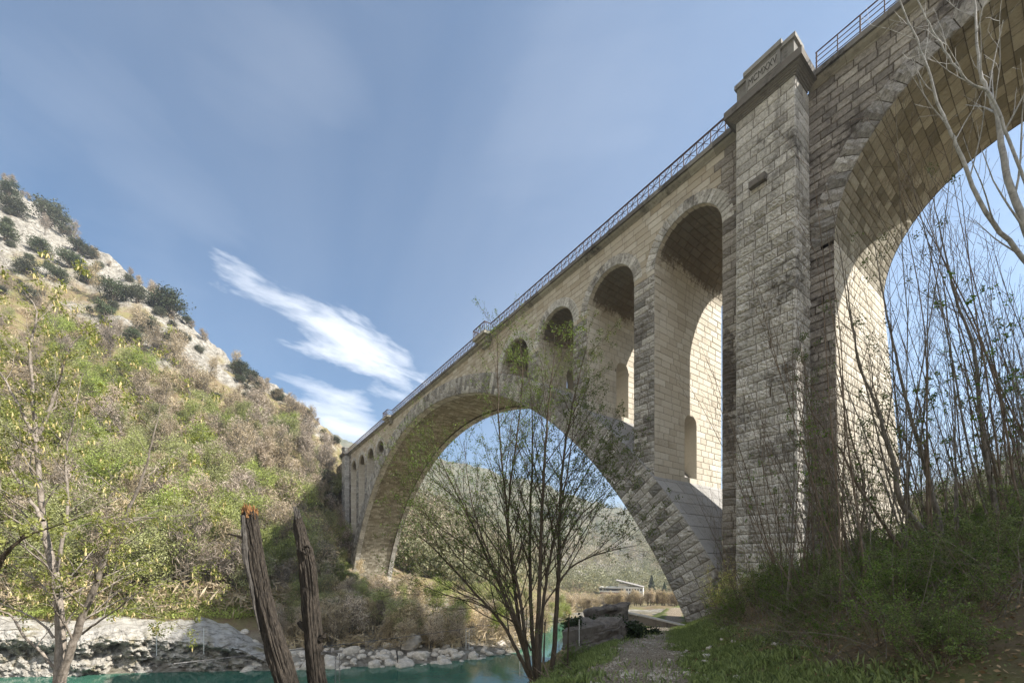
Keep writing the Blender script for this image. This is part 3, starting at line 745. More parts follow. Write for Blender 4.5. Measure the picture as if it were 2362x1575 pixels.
rk=np.maximum(rk,(np.abs(px_-1390)<95)*(np.abs(py_-1275)<50)*(R_>200)*np.clip(.75+fbm(X_/14,Y_/14,4,4)*3,0,1)*(R_<600))
rk=np.maximum(rk,np.clip(fbm(X_/7,Y_/7,9,4)*3-.9,0,1)*(R_<120)*(R_>36)*.7*(px_<1700))
shore=np.clip((-6.6-Z_)/1.2,0,1)*(R_>30)*(R_<80)
rk=np.maximum(rk,shore*.85)
m,nt,b,o=newmat('valley_ground'); n=NT(nt)
ob=n.obj()
f1=n.tex('ShaderNodeTexNoise',.35,ob,Detail=10,Roughness=.7).outputs['Fac']; f2=n.tex('ShaderNodeTexNoise',3.0,ob,Detail=8,Roughness=.7).outputs['Fac']; f3=n.tex('ShaderNodeTexNoise',26,ob,Detail=6,Roughness=.75).outputs['Fac']
soil=n.ramp(f2,[(.3,(.09,.065,.04)),(.5,(.18,.13,.08)),(.7,(.15,.15,.06))])
soil=n.mix(n.m('MULTIPLY',n.m('SUBTRACT',f1,.45),3,True),soil,(.20,.22,.07))
soil=n.mix(n.m('MULTIPLY',n.m('SUBTRACT',f3,.52),2.0,True),soil,(.30,.23,.15))
rockc=n.ramp(n.tex('ShaderNodeTexNoise',.9,ob,Detail=10,Roughness=.75,Distortion=.5).outputs['Fac'],[(.33,(.09,.08,.065)),(.45,(.24,.22,.185)),(.56,(.42,.395,.35)),(.72,(.54,.515,.47))])
soil=n.mix(n.attr('far'),soil,n.ramp(n.tex('ShaderNodeTexNoise',.05,ob,Detail=8,Roughness=.7).outputs['Fac'],[(.35,(.07,.085,.04)),(.55,(.15,.14,.085)),(.7,(.24,.21,.15))]))
col=n.mix(n.attr('rock'),soil,rockc)
gr=n.ramp(f3,[(.35,(.05,.085,.015)),(.6,(.13,.19,.035)),(.75,(.26,.22,.10))])
gmask=n.m('MULTIPLY',n.attr('grass'),n.m('MULTIPLY',n.m('SUBTRACT',f2,.36),6,True))
col=n.mix(gmask,col,gr)
vor=n.tex('ShaderNodeTexVoronoi',34,ob); vc=n.ramp(vor.outputs['Distance'],[(.0,(.50,.45,.38)),(.4,(.34,.29,.225)),(.75,(.13,.10,.065))])
vc=n.mix(n.m('MULTIPLY',n.m('SUBTRACT',f3,.5),3,True),vc,(.20,.13,.075))
pm=n.m('MULTIPLY',n.m('ADD',n.attr('path'),n.m('MULTIPLY',n.m('SUBTRACT',f2,.5),1.3)),1.4,True)
pm=n.m('MULTIPLY',pm,n.m('MULTIPLY',n.attr('path'),4,True))
col=n.mix(pm,col,vc)
nt.links.new(col,b.inputs['Base Color'])
rb=n.tex('ShaderNodeTexNoise',.55,ob,Detail=12,Roughness=.8,Distortion=.8).outputs['Fac']
n.bump(n.m('ADD',n.m('ADD',f3,n.m('MULTIPLY',f2,2)),n.m('MULTIPLY',n.m('MULTIPLY',rb,n.attr('rock')),22)),.9,.06,b)
for k,v in (('rock',rk),('path',a_path),('grass',a_grass)): pass
ter=mb.build('terrain',m,None,True,{'rock':rk.ravel(),'path':a_path.ravel(),'grass':a_grass.ravel(),'far':np.clip((R_-230)/120,0,1).ravel()}); tag(ter,kind='structure')
# river
m,nt,b,o=newmat('river_water'); n=NT(nt)
f=n.tex('ShaderNodeTexNoise',.25,n.obj(),Detail=4).outputs['Fac']
nt.links.new(n.ramp(f,[(.3,(.018,.085,.065)),(.7,(.055,.145,.10))]),b.inputs['Base Color'])
b.inputs['Roughness'].default_value=.05; b.inputs['Specular IOR Level'].default_value=.5; b.inputs['IOR'].default_value=1.33
f=n.tex('ShaderNodeTexNoise',.9,n.obj((1,1.6,1)),Detail=5,Roughness=.6).outputs['Fac']; n.bump(f,.22,.07,b)
mb=MB(); aw=np.linspace(-1.4,.155,60); 
rhow=np.array([ (np.interp(a,_az,_rho[:,1])+1.2) for a in aw])
T=np.linspace(0,1,30); rr=6+(rhow[:,None]-6)*T[None,:]
P=np.stack([*frw(rr*np.cos(aw)[:,None],rr*np.sin(aw)[:,None]),np.full(rr.shape,-9.0)],-1); mb.grid(P)
tag(mb.build('river',m),kind='structure')
# rock ledge along the far shore
mb=MB(); ns_,nt_=900,60
pxs=np.linspace(-700,640,ns_); tt=np.linspace(0,1,nt_)
S,T=np.meshgrid(pxs,tt,indexing='ij')
F0=FSH(S)
hh=3.6+.7*fbm(S/130,S*0,1,3)-np.clip((S-480)/160,0,1)*2.2
z=-9.5+hh*np.clip(T/.8,0,1)
ov=1.0*np.clip(fbm(S/95,T*2.1,3.3,4)*2+.1,-1,1)+.8*fbm(S/34,T*8,8,4)+.5*fbm(S/11,T*24,2,4)
shelf=1.3*np.exp(-((T-.66-.07*fbm(S/80,S*0,6,3))/.12)**2)
Fc=F0+.9+1.9*T-(ov+shelf)*np.sin(np.clip(T/.8,0,1)*math.pi)**.5*1.0+np.clip((T-.8)/.2,0,1)*5.5
z=z+np.clip((T-.8)/.2,0,1)*(.35+.25*fbm(S/22,T*9,15,4))+.1*fbm(S/20,T*10,5,3)
r=F0*(S-CX)/FP*(Fc/F0)
P=np.stack([*frw(Fc,r),z],-1); mb.grid(P)
m,nt,b,o=newmat('ledge_rock'); n=NT(nt)
f=n.tex('ShaderNodeTexNoise',1.1,n.obj((1,1,4.2)),Detail=10,Roughness=.75,Distortion=.4).outputs['Fac']
f2=n.tex('ShaderNodeTexNoise',.5,n.obj(),Detail=6,Roughness=.7).outputs['Fac']
c=n.ramp(f,[(.30,(.06,.055,.045)),(.39,(.20,.185,.16)),(.50,(.40,.38,.345)),(.68,(.55,.53,.49))])
c=n.mix(n.m('MULTIPLY',n.m('SUBTRACT',f2,.54),6,True),c,(.22,.19,.10))
nt.links.new(c,b.inputs['Base Color']); n.bump(f,1.0,.25,b)
tag(mb.build('rock_ledge',m,None,False),'pale layered limestone ledge overhanging the left end of the river','cliff')
# ------------------------------------------------------------------ vegetation builders
def unit(v): v=np.asarray(v,float); return v/(np.linalg.norm(v)+1e-9)
def rdir(d,ang,rng):
    "direction d bent by ang radians to a random side"
    d=unit(d); a=unit(np.cross(d,unit(rng.normal(size=3)))); return unit(d*math.cos(ang)+a*math.sin(ang))
def polyline(p,d,L,n,wob,up,rng):
    pts=[np.array(p,float)]; d=unit(d)
    for i in range(n):
        d=unit(d+rng.normal(size=3)*wob+np.array([0,0,up])); pts.append(pts[-1]+d*L/n)
    return np.array(pts)
class Tree:
    def __init__(s,seed,k=(6,5,3,3)): s.rng=np.random.default_rng(seed); s.mb=MB(); s.tips=[]; s.k=k
    def limb(s,pts,r0,r1,lvl,sp):
        n=len(pts); rad=np.linspace(r0,r1,n); s.mb.tube(pts,rad,s.k[min(lvl,len(s.k)-1)],s.rng.random())
        s.kids(pts,rad,lvl,sp)
    def kids(s,pts,rad,lvl,sp):
        "sp: per level dict(n, a, t0, len, ratio, up, wob, seg)"
        if lvl>=len(sp):
            for q in pts[1:]: s.tips.append(q)
            return
        q=sp[lvl]; seg=np.linalg.norm(np.diff(pts,axis=0),axis=1).sum(); cnt=q['n'] if q['n']>=1 and not q.get('per') else max(1,int(seg*q['n']))
        for i in range(cnt):
            t=q['t0']+(1-q['t0'])*(i+s.rng.random())/cnt; x=t*(len(pts)-1); j=min(int(x),len(pts)-2); f=x-j
            p=pts[j]*(1-f)+pts[j+1]*f; d=pts[j+1]-pts[j]; r=(rad[j]*(1-f)+rad[j+1]*f)
            L=q['len']*(1-q.get('fall',.5)*t)*s.rng.uniform(.65,1.25); 
            nd=rdir(d,q['a']*s.rng.uniform(.7,1.3),s.rng)
            if 'bias' in q: nd=unit(nd+np.array(q['bias']))
            nd=unit(nd*np.array([1,1,1.]))
            pl=polyline(p,nd,L,q['seg'],q['wob'],q['up'],s.rng)
            rr=max(min(r*q['ratio'],q.get('rmax',9)),q.get('rmin',.003))
            s.limb(pl,rr,max(rr*.3,.0022),lvl+1,sp)
def leaves(mb,pts,num,size,spread,rng,aspect=.55,tint=None,droop=0):
    "small folded leaf faces scattered round the points"
    pts=np.asarray(pts); i=rng.integers(0,len(pts),num); c=pts[i]+rng.normal(size=(num,3))*spread
    a=rng.normal(size=(num,3)); a[:,2]-=droop; a/=np.linalg.norm(a,axis=1)[:,None]; b=np.cross(a,rng.normal(size=(num,3))); b/=np.linalg.norm(b,axis=1)[:,None]
    s=(size*rng.uniform(.55,1.3,num))[:,None]
    v=np.stack([c-a*s*.5,c+b*s*aspect*.5,c+a*s*.5,c-b*s*aspect*.5],1)
    t=rng.random(num) if tint is None else tint
    mb.add(v.reshape(-1,3),np.arange(num*4).reshape(-1,4),np.repeat(t,4))
def lpoly(pts,n=6):
    "resample a hand placed polyline smoothly"
    pts=np.asarray(pts,float); m=len(pts); x=np.linspace(0,m-1,(m-1)*n+1); out=[]
    for v in x:
        i=min(int(v),m-2); t=v-i; p0=pts[max(i-1,0)];p1=pts[i];p2=pts[i+1];p3=pts[min(i+2,m-1)]
        out.append(.5*((2*p1)+(-p0+p2)*t+(2*p0-5*p1+4*p2-p3)*t*t+(-p0+3*p1-3*p2+p3)*t**3))
    return np.array(out)
def at_pts(L,F,dF=0,base=None):
    P=[W(x,y,F+dF*i/(max(1,len(L)-1))) for i,(x,y) in enumerate(L)]
    return P
def place_root(t,base): t.location=base; return t
def localise(mb,base):
    mb.v=[v-np.array(base) for v in mb.v]
# ------------------------------------------------------------------ trees on the slopes (seen from 35 to 200 m)
def hill_tree(seed,kind):
    rng=np.random.default_rng(seed); T=Tree(seed,(4,3,3,3)); H=1.0
    if kind=='bare': sp=[dict(n=16,a=.7,t0=.22,len=.42,ratio=.5,up=.10,wob=.12,seg=4),dict(n=9,a=.6,t0=.2,len=.20,ratio=.5,up=.06,wob=.15,seg=3,rmin=.0016,fall=.3)]
    elif kind=='green': sp=[dict(n=15,a=.8,t0=.25,len=.42,ratio=.5,up=.07,wob=.12,seg=4),dict(n=7,a=.7,t0=.3,len=.18,ratio=.5,up=.03,wob=.15,seg=3,rmin=.0018,fall=.2)]
    else: sp=[dict(n=12,a=.9,t0=.15,len=.40,ratio=.5,up=.05,wob=.1,seg=3),dict(n=6,a=.8,t0=.3,len=.2,ratio=.5,up=.02,wob=.15,seg=2,rmin=.002)]
    lean=rng.normal(size=2)*.06
    k=1 if kind!='ever' else 3
    for i in range(k+(rng.random()<.5)):
        pl=polyline((rng.normal()*.02*(i>0),rng.normal()*.02*(i>0),-.06),(lean[0]+rng.normal()*.16*(i>0),lean[1]+rng.normal()*.16*(i>0),1),(.9 if kind!='ever' else .62)*rng.uniform(.8,1.05),7,.05,.03,rng)
        T.limb(pl,.014,.004,0,sp)
    T.tips=np.array(T.tips); L=MB()
    if kind=='bare':
        tp=T.tips; leaves(L,tp,1700,.085,.030,rng,.09,rng.random(1700)*.8+.1)
    elif kind=='green':
        leaves(L,T.tips,5200,.021,.030,rng,.6); leaves(L,T.tips,350,.08,.03,rng,.08,np.full(350,.1))
    else: leaves(L,T.tips,3400,.045,.050,rng,.6)
    return T.mb,L
def proto(name,label,cat,group,mb,L,barkm,leafm,lname='foliage',tname='trunk'):
    root=empty(name,(0,0,-500),0,label,cat,group)
    mb.build(tname,barkm,root)
    if L is not None and L.n: L.build(lname,leafm,root)
    return root
PROTO={}
GT={'poplar':('poplar_tree','slender ochre leafless poplar in the grove beyond the arch','tree','leafless poplars of the grove beyond the arch',M['bark_grey'],M['twig_orange'],'twigs'),
    'bare':('bare_tree','leafless twiggy brown tree growing on the valley slope','tree','bare brown trees on the slopes',M['bark_grey'],M['twig_hill'],'twigs'),
    'ochre':('riverside_shrub','leafless tawny shrub growing on the far river bank','shrub','tawny shrubs on the far bank',M['bark_grey'],M['twig_orange'],'twigs'),
    'green':('budding_tree','tree in fresh yellow green spring leaf on the valley slope','tree','light green budding trees on the slopes',M['bark_grey'],M['leaf_hill'],'foliage'),
    'ever':('evergreen_oak','round dark evergreen bush clinging to the pale cliff','bush','dark evergreen bushes on the cliff',M['bark_brown'],M['leaf_ever'],'foliage')}
for k,(nm,lb,ct,gp,bm,lm,ln) in GT.items():
    PROTO[k]=[proto(nm,lb,ct,gp,*hill_tree(100+i*7+len(k),'bare' if k in('ochre','poplar') else k),bm,lm,ln) for i in range(3)]
USED={}
def put(kind,x,y,z,h,rng,wide=1.0,tilt=.08,label=None,group=None):
    i=int(rng.integers(0,len(PROTO[kind]))); root=PROTO[kind][i]; key=(kind,i)
    rot=(rng.normal()*tilt,rng.normal()*tilt,rng.uniform(0,6.28)); sc=(h*wide,h*wide,h)
    if key not in USED:
        USED[key]=1; root.location=(x,y,z); root.rotation_euler=rot; root.scale=sc
        if label: root['label']=label
        if group: root['group']=group
        return root
    return dup(root,(x,y,z),rot,sc,label,group)
rng=np.random.default_rng(21)
ZK={'bare':'leafless brown tree','green':'yellow green budding tree','ever':'dark evergreen bush','ochre':'tawny leafless shrub','poplar':'ochre leafless poplar'}
def zlabel(kind,px,py,hh,lim):
    d=py-ridge(px) if px<800 else 999
    a=('tall' if hh>lim[0]*.35+lim[1]*.65 else 'small' if hh<lim[0]*.7+lim[1]*.3 else 'middling')+' '+ZK[kind]
    if px<800:
        hgt='on the skyline of' if d<14 else 'among rocks of' if d<blo(px) else 'high on' if d<blo(px)+150 else 'low on' if py>1300 else 'halfway up'
        w='behind the catkin tree' if px<200 else 'left of the broken trunks' if px<520 else 'behind the broken trunks' if px<690 else 'close to the far pier'
        return f'{a} {hgt} the slope {w}'
    w='beside the far arch plinth' if px<960 else 'seen through the stems of the centre tree' if px<1290 else 'left of the tall conifer' if px<1480 else 'close to the near arch foot'
    return f'{a} {w}'
def scatter(kind,count,xr,yfun,hr,ok=None,wide=1.0,tries=8,lo=36,hi=420,sizeF=None,**kw):
    c=0;t=0
    while c<count and t<count*tries:
        t+=1; px=rng.uniform(*xr); ya,yb=yfun(px)
        if yb<=ya: continue
        py=rng.uniform(ya,yb)
        if ok and not ok(px,py): continue
        h=hit(px,py,lo,hi)
        if h is None: continue
        F,r,z=h; x,y=frw(F,r)
        hh=rng.uniform(*hr)*(1 if sizeF is None else (F/sizeF)**.5)
        put(kind,x,y,z-.1,hh,rng,wide*rng.uniform(.85,1.2),label=zlabel(kind,px,py,hh,hr),**kw); c+=1
RX=[-400,0,200,340,430,500,545,700,790]; RY=[110,405,580,665,742,812,858,955,1038]
ridge=lambda px: float(np.interp(px,RX,RY)); blo=lambda px: float(np.interp(px,[-400,0,200,400,500,560,620,800],[330,250,150,110,95,60,30,25]))
# dark evergreens set on the cliff
for (px,py,w) in ((396,738,88),(345,775,62),(262,700,72),(318,706,56),(112,528,82),(96,590,52),(28,500,62),(20,455,50),(160,620,60),(205,655,55),(60,640,60),(130,665,50),(240,735,50),(440,748,34),(556,868,50),(590,893,48),(575,880,40),(640,920,34),(655,930,26),(676,944,22),(706,968,18),(745,1003,18),(300,655,26),(180,585,44),(215,600,38),(75,700,50),(10,560,55),(600,1000,40),(640,1040,44),(290,860,42),(705,1155,60),(740,1130,66),(715,1200,60),(690,1120,50),(755,1175,60),(680,1180,40)):
    h=hit(px,py)
    if h: 
        F,r,z=h; x,y=frw(F,r); put('ever',x,y,z-.3,w/FP*F*.95,rng,1.25,.1,label=zlabel('ever',px,py,w,(20,90)))
scatter('ever',60,(-60,800),lambda px:(ridge(px)+4,ridge(px)+blo(px)+50),(2.0,4.5),wide=1.25)
def keep_rock(px,py): # leave the pale rock band mostly open
    d=py-ridge(px); return not(14<d<blo(px)*.95 and px<560) or rng.random()<.10
scatter('bare',256,(-60,800),lambda px:(ridge(px)+3,1395),(4.0,10),keep_rock,.9,hi=210)
scatter('green',225,(-60,790),lambda px:(ridge(px)+blo(px)+60,1390),(4.0,10),None,1.05,hi=210)
# ridge fringe and shrubs
scatter('bare',38,(-60,800),lambda px:(ridge(px)+1,ridge(px)+12),(2.5,4.5),None,1.1,hi=230)
# far bank beneath the arch
scatter('green',64,(640,1300),lambda px:(1290,1480),(3.0,5.5),lambda px,py: py>float(np.interp(px,[640,800,900,1000,1300],[1200,1330,1400,1290,1290])),1.1,hi=170)
scatter('ochre',150,(640,1270),lambda px:(1330,1500),(2.2,4.4),None,1.15,hi=110)
wood_mass_late=1
scatter('poplar',190,(1260,1600),lambda px:(1388,1412),(2.6,4.6),None,.75,lo=85,hi=190,sizeF=120)
# the wooded mountainsides further down the valley: one mass
F_rng=np.random.default_rng(5)
def wood_mass(name,count,xr,yfun,leafm,hr,lo,hi,per=46,kindlabel=None,wr=.75,asp=.5,sz=.30):
    L=MB(); pts=[];siz=[]
    Fs=np.exp(np.linspace(math.log(lo),math.log(hi),300))
    for _ in range(count):
        px=F_rng.uniform(*xr); ya,yb=yfun(px)
        if yb<=ya: continue
        py=F_rng.uniform(ya,yb); r=Fs*(px-CX)/FP; z=zter(Fs,r); k=np.nonzero(YH-z/Fs*FP<=py)[0]
        if len(k)==0: continue
        i=k[0]; x,y=frw(Fs[i],r[i]); h=F_rng.uniform(*hr); pts.append((x,y,z[i]+h*.5)); siz.append(h)
    pts=np.array(pts); siz=np.array(siz); n=len(pts)
    c=np.repeat(pts,per,0); s=np.repeat(siz,per)[:,None]; d=F_rng.normal(size=(n*per,3)); d/=np.linalg.norm(d,axis=1)[:,None]; d*=F_rng.random((n*per,1))**.4
    c=c+d*s*np.array([.5*wr*1.3,.5*wr*1.3,.52]); tt=np.clip(np.repeat(F_rng.random(n),per)*.7+F_rng.random(n*per)*.3,0,1)
    a=F_rng.normal(size=c.shape); a/=np.linalg.norm(a,axis=1)[:,None]; b_=np.cross(a,F_rng.normal(size=c.shape)); b_/=np.linalg.norm(b_,axis=1)[:,None]
    q=s*sz*F_rng.uniform(.5,1.2,(n*per,1))*(1 if hi<500 else .36); v=np.stack([c-a*q*.5,c+b_*q*asp*.5,c+a*q*.5,c-b_*q*asp*.5],1)
    L.add(v.reshape(-1,3),np.arange(len(c)*4).reshape(-1,4),np.repeat(tt,4))
    o=L.build(name,leafm); tag(o,kindlabel,'wood',None,'stuff'); return o
fr=lambda px: float(np.interp(px,[620,760,880,1000,1100,1190,1300,1400,1560,1750,2050,2200,2362],[1005,995,1030,1052,1075,1100,1132,1165,1185,1190,1145,1108,1050]))
wood_mass('far_forest',2300,(880,1600),lambda px:(fr(px)+1,1372),M['leaf_far'],(7,13),120,900,64,'hazy olive woodland covering the distant mountainsides seen through the arch')
wood_mass('far_forest',1300,(880,1600),lambda px:(fr(px)+8,1330),M['twig_hill'],(7,13),120,900,64,'grey brown leafless woodland on the distant mountainsides seen through the arch')
wood_mass('slope_brush',1650,(-100,800),lambda px:(ridge(px)+(blo(px)*.9 if F_rng.random()<.9 else 2),1424),M['twig_hill'],(1.2,3.0),36,215,40,'low leafless scrub between the trees of the left slope',1.2,.12,.6)
wood_mass('slope_brush',1500,(-100,800),lambda px:(ridge(px)+blo(px)*.8,1424),M['leaf_hill'],(1.0,2.6),36,215,50,'low greening scrub between the trees of the left slope',1.3,.6,.16)
wood_mass('bank_brush',420,(620,1330),lambda px:(1385,1500),M['twig_hill'],(.6,1.6),36,120,40,'dry brown brush along the far shore',1.3,.12,.6)
wood_mass('ledge_brush',800,(-100,720),lambda px:(1380,1430),M['leaf_hill'],(.35,1.0),36,62,40,'low green brush growing on top of the river ledge',1.4,.6,.2)
wood_mass('side_wood',330,(2040,2500),lambda px:(fr(px)-6,1300),M['leaf_far'],(4,8),41,200,420,'green wooded hillside to the right behind the bridge',.9,.6,.055)
# ------------------------------------------------------------------ far things: building, conifer, houses
def ztop(F,px): r=F*(px-CX)/FP; return ground(F,r)
M['white_wall']=simple('white_render',(.74,.73,.70),.85,0,.06,3,.1); M['roof_grey']=simple('grey_roof',(.30,.28,.27),.8,0,.2,3)
M['glass']=simple('dark_window_glass',(.03,.035,.04),.15,0,.2,1,0,.6); M['red_wall']=simple('red_brown_wall',(.35,.16,.10),.85,0,.2,3)
M['concrete']=stone('old_concrete',[(.17,.15,.125),(.20,.175,.15),(.25,.22,.19)],stain=.8,streak=.8,bump=1.2,stscale=.9,fine=5)
M['paleconc']=simple('pale_parapet_concrete',(.42,.40,.365),.9,0,.2,2.5,.5)
def ax_obj(F,px,py):   # frame whose x runs to the right in the view, y away
    e=empty('tmp',W(px,py,F),math.pi/2-AN); return e
B0=W(1430,1368,200); e=empty('valley_building',(B0[0],B0[1],B0[2]),math.pi/2-AN-.35,'long white flat roofed building with a sloping roof among trees seen under the arch','building')
e.scale=(.8,.8,.8)
def bpart(name,mat,boxes,parent=e):
    mb=MB()
    for a,b_ in boxes: mb.box(a,b_)
    return mb.build(name,mat,parent)
bpart('lower_wing',M['white_wall'],[((-12.5,0,0.6),(3,9,1.5)),((-12.5,0,3.0),(3,9,3.6)),((2,.3,0),(3.5,9,5))])
bpart('window_band',M['glass'],[((-12.3,.25,1.5),(2,8.8,3.0))])
bpart('lower_wall',M['red_wall'],[((-12,.3,-3),(3,8.5,.6))])
mw=bpart('main_block',M['white_wall'],[((3,-1,-2.5),(13.5,9,4.2)),((-1,1,3.6),(5,9,6.0))])
for k in range(6):
    for z in (-.6,1.9):
        bpart('window',M['glass'],[((3.8+k*1.6,-1.06,z),(4.7+k*1.6,-.9,z+1.2))],mw)
mb=MB(); mb.add([(-2.5,-1.6,8.2),(-2.5,9,8.2),(13.9,9,4.25),(13.9,-1.6,4.25),(-2.5,-1.6,7.8),(-2.5,9,7.8),(13.9,9,4.0),(13.9,-1.6,4.0)],[(0,3,2,1),(4,5,6,7),(0,1,5,4),(1,2,6,5),(2,3,7,6),(3,0,4,7)])
mb.build('sloping_roof',M['roof_grey'],e)
def conifer(px,py,F,h,label):
    b0=W(px,py,F); rt=empty('conifer_tree',b0,0,label,'tree'); rg=np.random.default_rng(int(px))
    mb=MB(); mb.tube([(0,0,-1),(0,0,h*.97)],[h*.025,.03],5); mb.build('trunk',M['bark_brown'],rt)
    n=2600; t=rg.random(n)**.8; a=rg.uniform(0,6.28,n); R=(1-t)*h*.27*(.35+.65*rg.random(n)**.5)*(1+.25*np.sin(t*38)); c=np.stack([R*np.cos(a),R*np.sin(a),h*(.06+.94*t)-R*.25],1)
    L=MB(); d=np.stack([np.cos(a),np.sin(a),-.5+0*a],1)+rg.normal(size=(n,3))*.3; s_=h*.055; q=np.cross(d,rg.normal(size=(n,3))); q/=np.linalg.norm(q,axis=1)[:,None]
    v=np.stack([c-d*s_*.5,c+q*s_*.3,c+d*s_*.5,c-q*s_*.3],1); L.add(v.reshape(-1,3),np.arange(n*4).reshape(-1,4),np.repeat(rg.random(n),4)); L.build('foliage',M['leaf_ever'],rt)
conifer(1503,1376,190,10,'dark pointed conifer right of the white building under the arch')
conifer(1533,1374,190,6.5,'small spreading conifer beside the arch foot right of the tall conifer')
b1=W(773,1121,103); e2=empty('hillside_hut',b1,math.pi/2-AN+.4,'tiny pale walled hut with a brown roof on the slope left of the far pier','building')
bpart('hut_wall',M['white_wall'],[((-1.2,-1,-1.2),(.9,1,.5))],e2); bpart('hut_roof',M['rust'],[((-1.6,-1.3,.5),(1.2,1.3,.75))],e2); bpart('terrace_wall',M['paleconc'],[((-3.6,-1.6,-1.5),(1,-1.1,-.9))],e2)
# ------------------------------------------------------------------ ruined wall on the near bank and the road parapet
def rough_block(name,corners,zb,zt,mat,parent,amp=.12,seed=0,tilt=(0,0)):
    "corners: four (F,r) clockwise; a worn block with lumpy faces"
    rg=seed; mb=MB(); P=[np.array(frw(*c)) for c in corners]; cen=sum(P)/4
    def pt(s,h): # s in 0..4 round the outline
        k=np.floor(s).astype(int)%4; t=(s-np.floor(s))[...,None]; A=np.array(P)[k]; Bq=np.array(P)[(k+1)%4]; return A*(1-t)+Bq*t
    s=np.linspace(0,4,97); h=np.linspace(0,1,26); S,Hh=np.meshgrid(s,h,indexing='ij')
    xy=pt(np.where(S>=4,0,S),Hh); z=zb+(zt-zb)*Hh; z=z+Hh*(tilt[0]*(xy[...,0]-cen[0])+tilt[1]*(xy[...,1]-cen[1]))
    d=xy-cen; d/=np.linalg.norm(d,axis=-1)[...,None]
    n_=(np.round(vnoise(z*7+rg+.15*fbm(xy[...,0],xy[...,1],0,2),xy[...,0]*.25,xy[...,1]*.25)*3)/3-.5)*amp*1.5+fbm(xy[...,0]*1.1+rg,xy[...,1]*1.1,z*2.2,5)*amp*1.1+fbm(xy[...,0]*5,xy[...,1]*5+rg,z*6,3)*amp*.5
    Q=np.concatenate([xy+d*n_[...,None],(z+n_*.5*Hh)[...,None]],-1); Q[-1]=Q[0]
    mb.grid(Q)
    top=Q[:,-1]; c=top[:-1].mean(0)
    g=np.stack([top*(1-t)+c*t+np.array([0,0,1])*(.06*np.sin(t*3))*1 for t in np.linspace(0,1,8)],1); g[:,1:-1,2]+=fbm(g[:,1:-1,0]*2,g[:,1:-1,1]*2,0,3)*.12
    mb.grid(g)
    return mb.build(name,mat,parent)
rw=empty('ruined_wall',(0,0,0),0,'dark layered ruined concrete wall with ivy between the river and the path','wall')
def FR(px,F): return (F,F*(px-CX)/FP)
rough_block('lower_block',[FR(1304,11.6),FR(1432,13.6),FR(1440,15),FR(1325,14)],-4.4,-2.66,M['concrete'],rw,.17,1,(0.0,0.0))
rough_block('middle_block',[FR(1297,11.9),FR(1428,13.9),FR(1440,15.4),FR(1322,14.4)],-2.63,-2.10,M['concrete'],rw,.18,4)
rough_block('upper_block',[FR(1345,15.4),FR(1442,17.2),FR(1450,18.2),FR(1352,16.6)],-3.2,-1.98,M['concrete'],rw,.2,9)
rough_block('end_block',[FR(1425,14.2),FR(1462,15.4),FR(1470,17),FR(1438,16)],-4,-2.45,M['concrete'],rw,.16,6)
pw=empty('road_parapet',(0,0,0),0,'low grey concrete parapet running from the ruined wall to the arch foot','wall')
mb=MB()
A=np.array([W(1385,1405,24.0),W(1440,1412,23.6),W(1490,1422,23.2),W(1540,1434,22.8),W(1580,1444,22.4)])
for p,q in zip(A[:-1],A[1:]):
    d=unit(q-p); nn=np.array([-d[1],d[0],0])*.22
    v=[]
    for c in (p,q):
        for o,zz in ((-nn,-1.3),(nn,-1.3),(nn,0),(-nn,0)): v.append(c+o+np.array([0,0,zz]))
    mb.add(v,[(0,3,2,1),(4,5,6,7),(0,1,5,4),(1,2,6,5),(2,3,7,6),(3,0,4,7)])
mb.build('parapet_wall',M['concrete'],pw)
mb=MB()
for p,q in zip(A[:-1],A[1:]):
    mb.bar(p+[0,0,.035],q+[0,0,.035],.5,.07)
mb.build('parapet_cap',M['paleconc'],pw)
# ivy over the ruin
rg=np.random.default_rng(3); L=MB(); ipts=[]
for (x0,x1,y0,y1,F,k) in ((1428,1480,1440,1478,15.0,50),(1460,1515,1452,1474,17.5,34),(1303,1335,1436,1452,13,26),(1340,1420,1430,1440,15,20),(1395,1440,1430,1446,15.4,30)):
    for _ in range(k): ipts.append(W(rg.uniform(x0,x1),rg.uniform(y0,y1),F+rg.uniform(-.3,.3)))
leaves(L,ipts,5200,.09,.10,rg,.8); o=L.build('ivy',M['leaf_ivy']); tag(o,'dark ivy hanging over the ruined wall beside the path','ivy',None,'stuff')
# ------------------------------------------------------------------ boulders on the far shore
def boulder(seed):
    rg=np.random.default_rng(seed); n=9; a=np.linspace(0,2*math.pi,15); t=np.linspace(0,math.pi,9); A_,T_=np.meshgrid(a,t,indexing='ij')
    x,y,z=np.cos(A_)*np.sin(T_),np.sin(A_)*np.sin(T_),np.cos(T_)
    d=1+.45*fbm(x*1.3+seed,y*1.3,z*1.3,3); q=np.stack([x*d,y*d*.8,z*d*.62],-1); q=np.sign(q)*np.abs(q)**.72
    q[-1]=q[0]; mb=MB(); mb.grid(q); return mb.build('boulder',M['rock'])
bo=[boulder(i*3+1) for i in range(5)]; used=set(); rg=np.random.default_rng(17)
def put_rock(x,y,z,s,label,group):
    i=int(rg.integers(0,5)); o=bo[i]
    if i in used: o=o.copy(); C.objects.link(o)
    used.add(i); o.location=(x,y,z); o.rotation_euler=(rg.uniform(-.4,.4),rg.uniform(-.4,.4),rg.uniform(0,6)); o.scale=(s*rg.uniform(.8,1.3),s*rg.uniform(.8,1.2),s*rg.uniform(.7,1.1))
    tag(o,label,'boulder',group)
c=0
